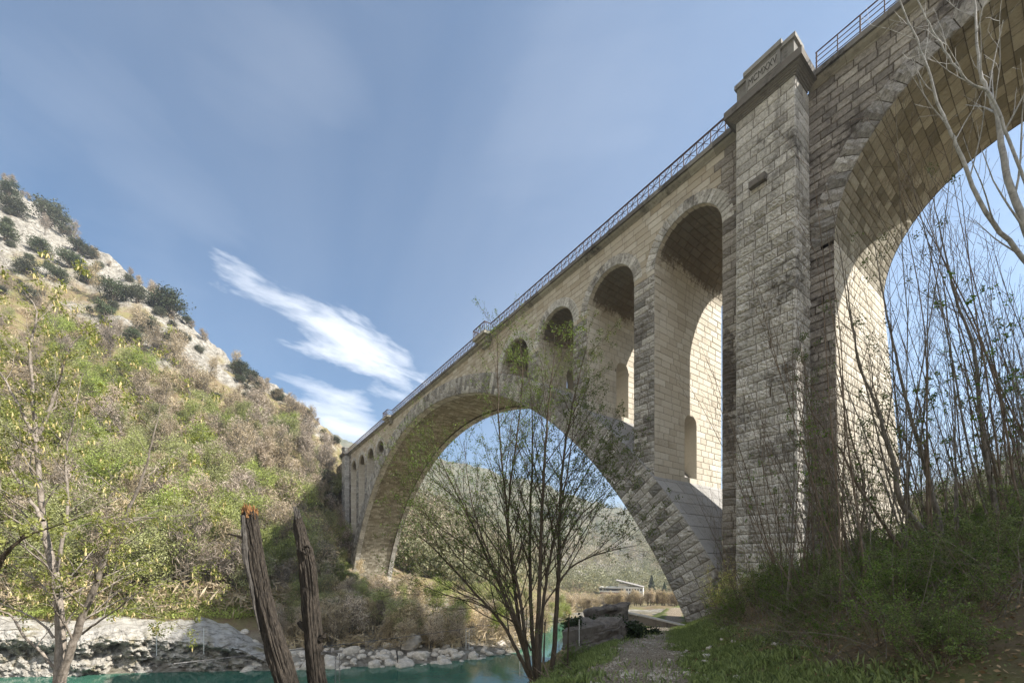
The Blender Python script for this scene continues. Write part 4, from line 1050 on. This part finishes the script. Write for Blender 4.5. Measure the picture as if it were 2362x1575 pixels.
while c<230:
    px=rg.uniform(560,1235); az_=math.atan((px-CX)/FP); F0=FSH(px)+.6; F=F0+abs(rg.normal())*2.4+.1*rg.random(); r=F*(px-CX)/FP; x,y=frw(F,r)
    _s=rg.uniform(.10,.42)*(1 if rg.random()<.85 else 1.9); put_rock(x,y,ground(F,r)+.03,_s,('large' if _s>.45 else 'middling' if _s>.25 else 'small')+' pale angular boulder on the far shore '+('behind the broken trunks' if px<760 else 'left of the big cream boulder' if px<900 else 'near the big cream boulder' if px<1010 else 'behind the centre tree'),'pale boulders along the far shore'); c+=1
F,r,z=hit(945,1490,36,60); x,y=frw(F,r); put_rock(x,y,z+.4,.95,'biggest cream boulder on the far shore below the arch foot','large shore boulders')
# driftwood at the water line
for k,(a,b_) in enumerate((((590,1548),(640,1530)),((600,1552),(655,1536)),((585,1545),(615,1538)),((915,1500),(918,1536)))):
    mb=MB(); mb.tube([W(*a,34.5),W((a[0]+b_[0])/2,(a[1]+b_[1])/2-2,34.6),W(*b_,34.8)],[.07,.06,.03],5); tag(mb.build('driftwood_branch',M['wood_split']),'bleached driftwood branch washed up on the far shore','driftwood','driftwood on the far shore')
# ------------------------------------------------------------------ slalom wires, hanging poles, bracket
def wire(p,q,sag,label,r=.012):
    p=np.array(p);q=np.array(q); t=np.linspace(0,1,24); P=p+(q-p)*t[:,None]; P[:,2]-=4*sag*t*(1-t); mb=MB(); mb.tube(P,r,4); return tag(mb.build('slalom_wire',M['wire']),label,'cable')
wire(W(400,1530,9),W(1130,1441,24),.05,'thin cable from the broken trunks across the river to the far bushes')
wire(W(1100,1441,23),W(1345,1421,15),.15,'thin cable running over the river to the ruined wall')
def pole(px,y0,y1,F,label):
    mb=MB(); mb.tube([W(px,y0,F),W(px,y1,F)],.02 if F>20 else .011,6); o=mb.build('slalom_pole',M['polepaint']); tag(o,label,'pole','slalom poles hanging over the river')
for px,y0,y1,F,lb in ((153,1495,1572,26,'pale slalom pole seen between the forked trunks'),(361,1453,1512,30,'pale slalom pole hanging before the rock ledge'),(470,1447,1508,29,'pale slalom pole hanging before the cave in the ledge'),(1075,1450,1498,33,'slalom pole hanging left of the many stemmed tree'),(1082,1452,1497,34,'slalom pole close beside its twin left of the many stemmed tree'),(1199,1510,1560,24,'slalom pole hanging at the foot of the many stemmed tree'),(1336,1428,1496,12.3,'pale slalom pole in front of the ruined wall')): pole(px,y0,y1,F,lb)
br=empty('cable_bracket',W(765,1503,7),0,'black metal crossbar bracket with two hanging chains right of the broken trunks','bracket')
def loc(parent,*P): b=np.array(parent.location); return [tuple(np.array(p)-b) for p in P]
mb=MB(); 
for a,b_ in (((742,1506),(790,1501)),((745,1502),(778,1510)),((766,1494),(767,1504))): mb.bar(*loc(br,W(*a,7),W(*b_,7)),.05,.04)
mb.build('crossbar',M['wire'],br)
for px in (774,783):
    mb=MB()
    for k in range(22):
        y=1508+k*4.0; a=W(px,y,7);b_=W(px,y+4.4,7); dx=.008 if k%2 else 0
        for sg in (-1,1):
            o_=RT*.008*sg if k%2 else FW*.008*sg; mb.bar(*loc(br,(a[0]+o_[0],a[1]+o_[1],a[2]),(b_[0]+o_[0],b_[1]+o_[1],b_[2])),.006)
    mb.build('chain',M['chain'],br)
# ------------------------------------------------------------------ the two broken trunks
def snag(pl,F,widths,name_label,splinters,bark=M['bark_dead'],seed=0):
    P=np.array([W(x,y,F) for x,y in pl]); P=lpoly(P,8); n=len(P); wv=np.interp(np.linspace(0,1,n),np.linspace(0,1,len(widths)),widths)/FP*F/2
    base=tuple(P[0]); rt=empty('broken_trunk',base,0,name_label,'dead tree'); Pl=P-np.array(base)
    # dense lumpy surface
    m_=220; Pd=np.array([np.interp(np.linspace(0,n-1,m_),np.arange(n),Pl[:,i]) for i in range(3)]).T; wd=np.interp(np.linspace(0,n-1,m_),np.arange(n),wv)
    k=72; a=np.arange(k)*2*math.pi/k; t=np.gradient(Pd,axis=0); t/=np.linalg.norm(t,axis=1)[:,None]; x=np.cross(t,[.2,.97,.1]); x/=np.linalg.norm(x,axis=1)[:,None]; y=np.cross(t,x)
    zz=np.arange(m_)[:,None]*np.linalg.norm(Pd[1]-Pd[0]); AA=a[None,:]
    fur=np.abs(vnoise(np.cos(AA)*4.5+seed,np.sin(AA)*4.5,zz*3.2)-.5)*2; fur=1-fur**.6
    R=wd[:,None]*(1+.26*fbm(np.cos(AA)*1.5+seed,np.sin(AA)*1.5,zz*1.2,3)-.26*fur+.16*fbm(np.cos(AA)*6,np.sin(AA)*6+seed,zz*9,3))
    # jagged top
    topj=(vnoise(np.cos(AA)*3+seed*3,np.sin(AA)*3,0*AA)[0]); end=(m_*(.93+.07*topj)).astype(int)
    V=Pd[:,None,:]+R[:,:,None]*(np.cos(a)[None,:,None]*x[:,None,:]+np.sin(a)[None,:,None]*y[:,None,:])
    for j in range(k):
        e_=end[j]; V[e_:,j]=V[e_-1,j]*.97+Pd[min(e_,m_-1)]*.03
    mb=MB(); i=np.arange(m_-1)[:,None]*k; j=np.arange(k)[None,:]; j2=(j+1)%k; mb.add(V.reshape(-1,3),np.stack([i+j,i+j2,i+k+j2,i+k+j],-1).reshape(-1,4)); mb.build('bark',bark,rt)
    mb=MB(); rg=np.random.default_rng(seed)
    for q in range(splinters[0]):
        an=rg.uniform(0,6.28); rr=wd[-1]*rg.uniform(.1,.95); i0=int(m_*rg.uniform(*splinters[1])); p0=Pd[i0]+rr*(math.cos(an)*x[i0]+math.sin(an)*y[i0]); L_=rg.uniform(.04,.22)*splinters[2]
        p1=p0+t[i0]*L_+rg.normal(size=3)*.018; mb.tube([p0-t[i0]*.05,(p0+p1)/2+rg.normal(size=3)*.006,p1],[.022,.014,.002],4,lump=.4)
    mb.build('splintered_wood',splinters[3],rt); return rt,Pd,wd
s1,Pd,wd=snag([(690,1660),(668,1590),(640,1500),(612,1400),(592,1300),(580,1225),(573,1178)],7,[58,54,50,46,41,37,35],'left broken trunk with orange rotten top and a grey split strip',(60,(.93,1.0),.75,M['wood_rot']),seed=3)
mb=MB(); q=[(559,1188),(563,1230),(567,1290),(580,1350),(587,1400),(598,1452)]; P=[loc(s1,W(x_,y_,6.86))[0] for x_,y_ in q]; mb.tube(lpoly(P,5),np.interp(np.linspace(0,1,26),[0,.3,.6,1],[.03,.045,.034,.012]),7,lump=.25); mb.build('split_strip',M['wood_split'],s1)
mb=MB(); mb.tube([loc(s1,W(x_,y_,7))[0] for x_,y_ in ((562,1242),(548,1236),(526,1231))],[.03,.022,.012],6,lump=.2); mb.build('branch_stub',M['bark_dark'],s1)
s2,Pd,wd=snag([(745,1660),(735,1590),(724,1500),(716,1400),(709,1310),(700,1260),(690,1215),(686,1190)],7.3,[46,44,43,43,41,33,26,17],'right broken trunk ending in a thin pointed tip with a knot hole',(34,(.86,1.0),1.1,M['wood_split']),seed=11)
mb=MB(); mb.tube([loc(s2,W(x_,y_,7.3))[0] for x_,y_ in ((688,1215),(687,1195),(684,1180),(679,1169))],[.06,.035,.016,.004],6,lump=.25)
mb.build('pointed_tip',M['wood_split'],s2)
for q in (((703,1450),(694,1440),(688,1434)),((738,1475),(747,1468),(748,1458))):
    mb=MB(); mb.tube([loc(s2,W(x_,y_,7.25))[0] for x_,y_ in q],[.05,.045,.034],7,lump=.2); mb.build('branch_stub',M['bark_dead'],s2)
a_=np.linspace(0,2*math.pi,17); mb=MB(); c0=np.array(loc(s2,W(708,1268,7.13))[0]); ring_=[c0+np.array([RT[0],RT[1],0])*.062*math.cos(v)+np.array([0,0,1])*.07*math.sin(v) for v in a_]; mb.tube(ring_,.026,6,lump=.35); mb.build('knot',M['bark_dead'],s2)
# ------------------------------------------------------------------ near trees
def near_tree(name,label,cat,stems,sp,barkm,seed,base_px,F,leafspec,group=None,extra=None,kk=(9,6,4,3)):
    base=np.array(W(*base_px,F)); rt=empty(name,tuple(base),0,label,cat,group); T=Tree(seed,kk); T.tips=[]
    for st in stems:
        pts,r0,r1,df=st[:4]; P=lpoly([np.array(W(x,y,F+df*i/(len(pts)-1)))-base for i,(x,y) in enumerate(pts)],5)
        P=P+np.concatenate([np.zeros((1,3)),T.rng.normal(size=(len(P)-1,3))*.006])
        lv=st[4] if len(st)>4 else 0
        T.limb(P,r0,r1,lv,sp)
    tp=np.array(T.tips); tp=tp[np.isfinite(tp).all(1)]
    T.mb.build('trunk_and_branches',barkm,rt,True)
    if leafspec:
        L=MB(); leaves(L,tp,leafspec[0],leafspec[1],leafspec[2],T.rng,leafspec[4] if len(leafspec)>4 else .6); L.build('foliage',leafspec[3],rt)
    if extra: extra(rt,tp,T.rng)
    return rt
# many stemmed tree in the centre
SPC=[dict(n=3.6,per=1,a=.56,t0=.26,len=2.5,ratio=.45,up=.05,wob=.045,seg=7,fall=.78,rmax=.015),dict(n=5.5,per=1,a=.5,t0=.15,len=.7,ratio=.5,up=.03,wob=.07,seg=4,fall=.4,rmax=.006),dict(n=4.5,per=1,a=.55,t0=.2,len=.24,ratio=.5,up=.02,wob=.08,seg=2,fall=.3,rmin=.0016,rmax=.003)]
stC=[([(1232,1590),(1215,1500),(1203,1400),(1184,1300),(1166,1150),(1152,1000),(1149,880),(1147,770)],.05,.006,.3),
 ([(1238,1590),(1240,1460),(1246,1300),(1252,1150),(1260,1000),(1270,890),(1280,810)],.06,.006,-.3),
 ([(1230,1585),(1200,1450),(1180,1300),(1172,1180),(1190,1020),(1205,880),(1200,800)],.05,.005,.8),
 ([(1232,1580),(1200,1515),(1160,1440),(1100,1372),(1035,1300),(985,1250),(945,1225)],.05,.005,.2),
 ([(1228,1560),(1185,1430),(1130,1300),(1075,1180),(1030,1090),(995,1010)],.045,.005,.9),
 ([(1242,1580),(1250,1430),(1268,1290),(1298,1150),(1318,1020),(1328,900)],.048,.005,.9),
 ([(1236,1580),(1226,1420),(1222,1260),(1226,1100),(1228,960),(1218,860)],.055,.005,1.4),
 ([(1242,1590),(1222,1540),(1207,1470),(1172,1380),(1120,1260),(1085,1140),(1070,1020)],.04,.004,-.7),
 ([(1225,1500),(1190,1440),(1120,1400),(1040,1375),(980,1352),(935,1330)],.022,.004,0,0),
 ([(1205,1420),(1150,1320),(1085,1262),(1010,1215),(950,1165)],.022,.004,.4,0),
 ([(1190,1340),(1120,1230),(1050,1150),(985,1095),(945,1060)],.02,.004,.6,0),
 ([(1250,1400),(1300,1330),(1350,1240),(1385,1150)],.02,.004,.5,0),
 ([(1215,1480),(1150,1360),(1070,1300),(990,1195),(960,1140)],.024,.004,-.3,0)]
near_tree('multi_stem_tree','broad multi stemmed tree with tiny green leaves standing before the great arch','tree',stC,SPC,M['bark_dark'],4,(1236,1590),9,(48000,.033,.03,M['leaf_mid']))
stD=[([(1272,1570),(1279,1480),(1286,1380),(1290,1280),(1291,1180),(1300,1050),(1318,950),(1338,860),(1352,800)],.066,.006,.3),
 ([(1289,1345),(1310,1315),(1345,1290),(1400,1272),(1440,1262),(1475,1258)],.028,.004,.2,0),
 ([(1291,1270),(1330,1200),(1380,1150),(1430,1105)],.026,.004,.4,0),
 ([(1292,1200),(1330,1130),(1370,1060),(1400,1000)],.022,.004,.4,0)]
near_tree('leafing_tree','single trunk tree right of the many stemmed tree with wide low branches','tree',stD,SPC,M['bark_dark'],8,(1272,1570),9.6,(13000,.042,.03,M['leaf_mid']))
for px,y0,y1,F,lb in ((1308,1562,1415,9.8,'short dead stem close right of the leafing tree'),(1253,1562,1428,10,'thin bare stem left of the leafing tree trunk')):
    P=[W(px,y0,F),W(px+2,(y0+y1)/2,F),W(px+5,y1,F)]; mb=MB(); mb.tube(lpoly(P,4),np.linspace(.028,.012,9),6,lump=.15); mb.tube([W(px+2,1440,F),W(px+8,1424,F)],[.012,.005],4); tag(mb.build('dead_stem',M['bark_dark']),lb,'dead stem')
# pale forked tree with catkins on the left
SPA=[dict(n=3.2,per=1,a=.85,t0=.16,len=1.7,ratio=.34,up=.03,wob=.10,seg=7,fall=.45,rmax=.022),dict(n=4.2,per=1,a=.75,t0=.2,len=.6,ratio=.5,up=.0,wob=.12,seg=4,fall=.3,rmax=.007),dict(n=4,per=1,a=.7,t0=.3,len=.2,ratio=.5,up=-.02,wob=.1,seg=2,rmin=.0018,rmax=.0035)]
stA=[([(132,1640),(136,1560),(140,1480),(136,1400),(128,1330),(108,1250),(97,1180),(90,1090),(82,1000),(76,900),(70,800),(85,720),(60,680)],.095,.006,.4),
 ([(134,1620),(148,1545),(170,1480),(190,1420),(215,1365),(240,1290),(252,1245),(282,1205),(312,1140),(336,1080),(352,1010),(372,930)],.075,.006,-.5),
 ([(128,1318),(146,1240),(158,1150),(150,1060),(170,960),(190,860)],.035,.006,.3),
 ([(124,1538),(92,1500),(58,1468),(28,1420),(2,1408),(-40,1380)],.028,.01,-.4),
 ([(124,1470),(100,1440),(60,1415),(10,1395),(-40,1370)],.022,.008,.3),
 ([(188,1462),(230,1430),(275,1400),(300,1378),(345,1350),(400,1325)],.022,.005,-.3),
 ([(90,1000),(120,930),(145,850),(170,790),(225,742)],.03,.006,.3),
 ([(84,1020),(40,930),(0,860),(-50,800)],.03,.006,-.2),
 ([(100,1200),(50,1120),(10,1050),(-40,960)],.035,.008,.2)]
def catk(rt,tp,rg):
    mb=MB(); sel=tp[rg.integers(0,len(tp),1000)]
    for p in sel:
        L_=rg.uniform(.05,.11); d=np.array([rg.normal()*.15,rg.normal()*.15,-1]); mb.tube([p,p+d*L_*.5,p+d*L_],[.005,.011,.005],4,rg.random())
    mb.build('catkins',M['catkin'],rt)['kind']='stuff'
near_tree('catkin_tree','pale barked forked tree with yellow catkins at the left edge','tree',stA,SPA,M['bark_pale'],12,(132,1640),8,(24000,.046,.045,M['leaf_spring']),extra=catk)
mbx=[([(-60,1380),(-10,1310),(10,1280),(45,1245),(60,1225)],.06,.01,0),([(40,1248),(90,1225),(150,1205),(230,1180)],.02,.004,0,1)]
near_tree('dark_leaning_branch_tree','dark leaning branch entering from the left edge below the catkins','tree',mbx,SPA[1:],M['bark_dark'],5,(-60,1380),7,(500,.05,.03,M['leaf_spring']))
# ------------------------------------------------------------------ thicket on the right bank
SPR_=[dict(n=1.5,per=1,a=.5,t0=.22,len=1.5,ratio=.42,up=.07,wob=.05,seg=6,fall=.5,rmax=.016),dict(n=2.6,per=1,a=.6,t0=.2,len=.5,ratio=.5,up=.05,wob=.09,seg=3,fall=.3,rmax=.006),dict(n=3,per=1,a=.7,t0=.2,len=.16,ratio=.5,up=.04,wob=.08,seg=2,rmin=.0018,rmax=.003)]
big=[('mottled grey trunk leaning left across the lower side arch, thickest of the thicket',[(2330,1680),(2286,1572),(2223,1403),(2150,1257),(2078,1154),(2062,1073),(2040,1000),(2021,932),(1983,844),(1964,730),(1948,620)],7.5,.085,M['bark_grey'],31,900),
 ('mottled grey trunk forking at mid height right of the lit side arch',[(2225,1600),(2201,1367),(2165,1205),(2139,1092),(2113,1000),(2094,936),(2059,787),(2032,653),(2017,560)],8.2,.075,M['bark_grey'],32,700),
 ('tall dark trunk bending left near the right edge',[(2345,1560),(2319,1367),(2297,1183),(2278,1073),(2262,959),(2247,806),(2205,690),(2175,560),(2150,450)],7.8,.07,M['bark_grey'],33,900),
 ('silvery pale trunk rising to the top right corner',[(2480,900),(2400,620),(2361,517),(2319,383),(2300,268),(2280,215),(2258,153),(2250,20),(2244,-60)],6.2,.07,M['bark_birch'],34,0),
 ('thinner silvery trunk curving from the right edge to the top of the side arch',[(2560,900),(2420,690),(2361,597),(2273,490),(2212,344),(2189,298),(2155,214),(2124,115),(2078,11),(2060,-50)],6.4,.045,M['bark_birch'],35,0),
 ('slim silvery stem arching over the side arch soffit',[(2440,620),(2330,330),(2289,226),(2231,184),(2178,115),(2135,40),(2100,-40)],6.0,.025,M['bark_birch'],36,0),
 ('slender brown trunk beside the sunlit side of the near pier',[(1960,1520),(1965,1400),(1985,1250),(1992,1120),(1962,1000),(1935,880),(1900,760)],10,.05,M['bark_brown'],37,500),
 ('dark trunk crossing in front of the lit side arch pier',[(2190,1500),(2120,1340),(2060,1240),(1985,1130),(1940,1040),(1880,960),(1835,880)],8.6,.055,M['bark_brown'],38,500),
 ('straight stem standing at the foot of the near pier',[(2005,1560),(1990,1440),(1962,1300),(1940,1180),(1915,1050),(1900,920)],9.2,.035,M['bark_grey'],39,300),
 ('leafy green sapling in front of the near pier corner',[(1890,1480),(1880,1330),(1872,1180),(1866,1060),(1862,940),(1858,840)],11,.03,M['bark_brown'],40,2600)]
for lb,pl,F,r0,bm,sd_,nl in big:
    near_tree('slender_tree',lb,'tree',[(pl,r0*.85,.005,.4)],SPR_,bm,sd_,pl[0],F,(nl,.045,.05,M['leaf_dark']) if nl else None,kk=(8,5,3,3))
def sapling(seed,leafn):
    rg=np.random.default_rng(seed); T=Tree(seed,(5,3,3,3)); 
    for i in range(int(rg.integers(1,4))):
        H=rg.uniform(5.5,7.5); pl=polyline((rg.normal()*.08,rg.normal()*.08,-.2),(rg.normal()*.10,rg.normal()*.10,1),H,10,.035,.01,rg); T.limb(pl,rg.uniform(.011,.022),.003,0,SPR_)
    L=None
    if leafn: L=MB(); tp=np.array(T.tips); tp=tp[tp[:,2]<4.2]; leaves(L,tp,leafn,.05,.025,rg)
    return T.mb,L
SB=[('bare_sapling','tall thin leafless sapling in the thicket on the right bank','sapling','bare saplings of the right bank thicket',M['bark_brown'],0),
    ('grey_sapling','tall thin grey barked leafless sapling on the right bank','sapling','grey bare saplings of the right bank thicket',M['bark_grey'],0),
    ('leafy_sapling','slim sapling with scattered fresh green leaves on the right bank','sapling','leafing saplings of the right bank thicket',M['bark_brown'],900)]
SP_=[]
for k in range(9):
    nm,lb,ct,gp,bm,ln=SB[k%3]; SP_.append(proto(nm,lb,ct,gp,*sapling(200+k,ln//3),bm,M['leaf_dark'],'foliage','stem_and_twigs'))
usd=set(); rg=np.random.default_rng(77)
def place(protos,usd,i,x,y,z,rot,sc):
    r=protos[i]
    if i in usd: return dup(r,(x,y,z),rot,sc)
    usd.add(i); r.location=(x,y,z); r.rotation_euler=rot; r.scale=(sc,sc,sc) if not hasattr(sc,'__len__') else sc; return r
def zwhere(px,F):
    return ('in front of the near pier' if px<1860 else 'before the sunlit side arch pier' if px<2090 else 'right of the side arch' if px<2280 else 'at the right edge')+(' close to the path' if F<9 else ' far up the bank' if F>17 else ' on the bank')
def lean_rot(amt,rg):   # lean towards the left of the view
    v=Vector((-RT[0]*amt+rg.normal()*.07,-RT[1]*amt+rg.normal()*.07,1)).normalized(); q=Vector((0,0,1)).rotation_difference(v); from mathutils import Quaternion
    return (q@Quaternion((0,0,1),rg.uniform(0,6.28))).to_euler()
c=0
while c<250:
    F=6.5+20*rg.random()**1.0; px=rg.uniform(1600,2520); r=F*(px-CX)/FP; q=float(qlat(F,r))
    if q<3.2 or (F>21 and px<1960): continue
    if px<1760 and rg.random()<.62: continue
    x,y=frw(F,r)
    if y>23.3 and -13<x<-8.3 or (y>25.2 and x<-7.0): continue
    sc=rg.uniform(.55,1.0)*(.8 if px<1800 else 1.25)
    ii=int(rg.integers(0,9)); o=place(SP_,usd,ii,x,y,ground(F,r),lean_rot(rg.uniform(.02,.34),rg),sc); c+=1
    o['label']=('tall ' if sc>1.0 else 'short ' if sc<.68 else '')+('brown leafless sapling ','grey leafless sapling ','sapling with scattered green leaves ')[ii%3]+zwhere(px,F)
# leafy bushes
def bush(seed,n,leafm_n,h=1.3,spread=.9):
    rg=np.random.default_rng(seed); T=Tree(seed,(4,3,3)); sp=[dict(n=5,per=1,a=.6,t0=.2,len=.45,ratio=.5,up=.04,wob=.1,seg=3,rmax=.006),dict(n=5,per=1,a=.7,t0=.2,len=.18,ratio=.5,up=.02,wob=.1,seg=2,rmin=.0016,rmax=.003)]
    for i in range(n):
        pl=polyline((rg.normal()*.12,rg.normal()*.12,-.05),(rg.normal()*spread*.5,rg.normal()*spread*.5,1),h*rg.uniform(.6,1.2),6,.08,-.01,rg); T.limb(pl,rg.uniform(.006,.012),.002,0,sp)
    L=MB(); leaves(L,T.tips,leafm_n,.042,.04,rg); return T.mb,L
BU=[proto('leafy_bush','low bright green leafy bush in the undergrowth right of the path','bush','green bushes in the undergrowth',*bush(300+i,13,2600),M['bark_brown'],M['leaf_dark'],'foliage','stems') for i in range(3)]
BU+=[proto('spring_bush','yellow green sprouting bush near the arch foot','bush','yellow green bushes near the arch foot',*bush(310+i,11,1100,1.9,.5),M['bark_brown'],M['leaf_spring'],'foliage','stems') for i in range(2)]
usb=set(); c=0
while c<185:
    F=3.3+20*rg.random(); px=rg.uniform(1590,2480); r=F*(px-CX)/FP; q=float(qlat(F,r))
    if q<2.3 or (px<1700 and F>13 and rg.random()<.6): continue
    x,y=frw(F,r)
    if y>23.2 and x<-7.5: continue
    i=int(rg.integers(0,3)) if px>1760 or F<14 else int(rg.integers(3,5))
    o=place(BU,usb,i,x,y,ground(F,r),(rg.normal()*.15,rg.normal()*.15,rg.uniform(0,6.28)),rg.uniform(.55,1.15)*(1 if F>9 else .75 if F>5 else .5)); c+=1; o['label']=('low fresh green bush ' if i<3 else 'yellow green sprouting bush ')+zwhere(px,F)
for px,F in ((1640,21),(1665,19.5),(1655,21),(1690,20),(1660,17.5)):
    r=F*(px-CX)/FP; x,y=frw(F,r); place(BU,usb,3+int(rg.integers(0,2)),x,y,ground(F,r),(0,.0,rg.uniform(0,6)),rg.uniform(.7,1.25))
# ------------------------------------------------------------------ ground cover that nobody could count
def cover(n,Fr,qr,maskf,rg,pw=1.3,smin=-.2):
    F=Fr[0]+(Fr[1]-Fr[0])*rg.random(n*4)**pw; q=rg.uniform(*qr,n*4); r=np.interp(F,[-10,0,5.6,12,18,27,40],[1.2,1.3,1.75,3.9,6.1,10.3,16])+q
    k=(edge_sd(F,r)>smin)&(rg.random(n*4)<maskf(F,r,q)); F,r=F[k][:n],r[k][:n]; x,y=frw(F,r); return np.stack([x,y,zter(F,r)],1)
rg=np.random.default_rng(91)
def flat_leaves(P,size,rg,aspect,lift=.01,curl=.5):
    n=len(P); a=rg.normal(size=(n,3)); a[:,2]*=curl; a/=np.linalg.norm(a,axis=1)[:,None]; b_=np.cross(a,np.array([0,0,1.])+rg.normal(size=(n,3))*curl); b_/=np.linalg.norm(b_,axis=1)[:,None]
    s_=(size*rg.uniform(.5,1.3,n))[:,None]; c=P+np.array([0,0,lift])+rg.random((n,1))*np.array([0,0,lift*2]); v=np.stack([c-a*s_*.5,c+b_*s_*aspect*.5,c+a*s_*.5,c-b_*s_*aspect*.5],1)
    L=MB(); L.add(v.reshape(-1,3),np.arange(n*4).reshape(-1,4),np.repeat(rg.random(n),4)); return L
P=cover(70000,(2.6,26),(-3,16),lambda F,r,q:np.clip((np.abs(q)-.6)/1.6,.04,1),rg)
tag(flat_leaves(P,.045,rg,.6,.012,.45).build('leaf_litter',M['litter']),'brown dead leaves strewn over the right bank','dead leaves',None,'stuff')
nzf=lambda F,r,s=1.1: fbm(frw(F,r)[0]/s,frw(F,r)[1]/s,20,3)
P=cover(22000,(2.6,24),(1.9,15),lambda F,r,q:np.clip(nzf(F,r)*4-.1,0,1),rg)
P[:,2]+=rg.random(len(P))**2*.28
tag(flat_leaves(P,.045,rg,.65,.02,1.0).build('ground_cover',M['leaf_dark']),'fresh green ground plants on the bank right of the path','ground plants',None,'stuff')
# grass blades
P=cover(80000,(4,28),(-3.2,5.5),lambda F,r,q:np.clip((np.abs(q)-.55)/.8,.05,1)*np.clip(nzf(F,r,.8)*3+.65,0,1)*np.clip((2.9-q)/1.5,0,1),rg,1.2)
n_=len(P); h=rg.uniform(.05,.17,n_)[:,None]; w=.006+0*h; d=rg.normal(size=(n_,3))*.35; d[:,2]=1; d/=np.linalg.norm(d,axis=1)[:,None]; sdv=np.cross(d,rg.normal(size=(n_,3))); sdv/=np.linalg.norm(sdv,axis=1)[:,None]
v=np.stack([P-sdv*w,P+sdv*w,P+d*h*.6+sdv*w*.8,P+d*h+np.array([0,0,-.01])+rg.normal(size=(n_,3))*.02],1); L=MB(); L.add(v.reshape(-1,3),np.arange(n_*4).reshape(-1,4),np.repeat(rg.random(n_),4))
tag(L.build('grass',M['grass']),'short green grass along both sides of the path','grass',None,'stuff')
# gravel
P=cover(4200,(4,26),(-1.7,1.7),lambda F,r,q:np.clip(1.3-np.abs(q),0.05,1)*np.clip(nzf(F,r,.7)*3+.5,0.05,1),rg,1.5); n_=len(P)
o8=np.array([(1,0,0),(0,1,0),(-1,0,0),(0,-1,0),(0,0,1),(0,0,-1)],float); f8=np.array([(0,1,4),(1,2,4),(2,3,4),(3,0,4),(1,0,5),(2,1,5),(3,2,5),(0,3,5)])
sz=(rg.uniform(.008,.035,n_)*(1+2*(rg.random(n_)>.985)))[:,None,None]; v=P[:,None,:]+(o8[None]+rg.normal(size=(n_,6,3))*.3)*sz*np.array([1,1,.6]); L=MB(); L.add(v.reshape(-1,3),(f8[None]+np.arange(n_)[:,None,None]*6).reshape(-1,3))
tag(L.build('gravel',simple('path_gravel',(.38,.345,.29),.9,0,.4,5)),'loose pale gravel on the path','gravel',None,'stuff')
# bigger stones beside the path
for k in range(34):
    F=rg.uniform(5,18); q=rg.choice([-1,1])*rg.uniform(.5,2.6); r=float(np.interp(F,[0,5.6,12,18,27],[1.3,1.75,3.9,6.1,10.3]))+q; x,y=frw(F,r); put_rock(x,y,ground(F,r)+.01,rg.uniform(.04,.10),'fist sized pale stone lying beside the path','pale stones beside the path')
# dry brush arcs
mb=MB()
for k in range(1300):
    F=4.5+17*rg.random(); px=rg.uniform(1600,2450); r=F*(px-CX)/FP
    if qlat(F,r)<2.2: continue
    x,y=frw(F,r); z=ground(F,r) if k%1==0 else 0; L_=rg.uniform(.4,1.7); pl=polyline((x,y,z-.03),(rg.normal()*.6-.25*RT[0],rg.normal()*.6-.25*RT[1],1),L_,6,.10,-.10,rg); mb.tube(pl,np.linspace(rg.uniform(.003,.007),.0015,7),3,rg.random())
tag(mb.build('dry_brush',M['bark_grey']),'tangle of dry arching brush stems on the right bank','brush',None,'stuff')
# roots and twigs at the foot of the many stemmed tree
mb=MB()
for k in range(26):
    F=rg.uniform(7.6,9.6); px=rg.uniform(1180,1330); r=F*(px-CX)/FP; x,y=frw(F,r); z=ground(F,r); a=rg.uniform(0,6.28); pl=polyline((x,y,z+.02),(math.cos(a),math.sin(a),.05),rg.uniform(.3,.9),5,.15,-.02,rg); mb.tube(pl,np.linspace(.014,.004,6),5,lump=.2)
tag(mb.build('fallen_twigs',M['bark_brown']),'fallen twigs and roots at the foot of the many stemmed tree','twigs',None,'stuff')

# ------------------------------------------------------------------ thin haze in the valley air
mb=MB(); mb.box((-5600,-5600,-130),(5600,5600,330)); m=bpy.data.materials.new('valley_air'); m.use_nodes=True; nt=m.node_tree; nt.nodes.clear()
o=nt.nodes.new('ShaderNodeOutputMaterial'); v=nt.nodes.new('ShaderNodeVolumePrincipled'); v.inputs['Color'].default_value=(.80,.88,1.0,1); v.inputs['Density'].default_value=.00042; v.inputs['Anisotropy'].default_value=.3
nt.links.new(v.outputs[0],o.inputs['Volume']); tag(mb.build('haze',m),kind='stuff')

rg=np.random.default_rng(55)
for px,F in ((1205,8.6),(1262,9.8),(1290,10.4),(1325,10.9),(1240,9.4),(1170,7.4),(1310,11.3),(1275,10.2),(1345,11.5)):
    r=F*(px-CX)/FP; x,y=frw(F,r); o=place(BU,usb,int(rg.integers(0,3)),x,y,ground(F,r),(0,0,rg.uniform(0,6)),rg.uniform(.3,.5)); o['label']='small green bush on the river bank at the foot of the centre trees'
P=cover(9000,(8,16),(-6.5,-1.6),lambda F,r,q:np.clip(nzf(F,r,.6)*3+.7,0,1),rg,1.0,-3.5); P[:,2]+=rg.random(len(P))**2*.2
tag(flat_leaves(P,.055,rg,.65,.02,1.0).build('bank_cover',M['leaf_dark']),'low green plants on the steep river bank left of the path','ground plants',None,'stuff')
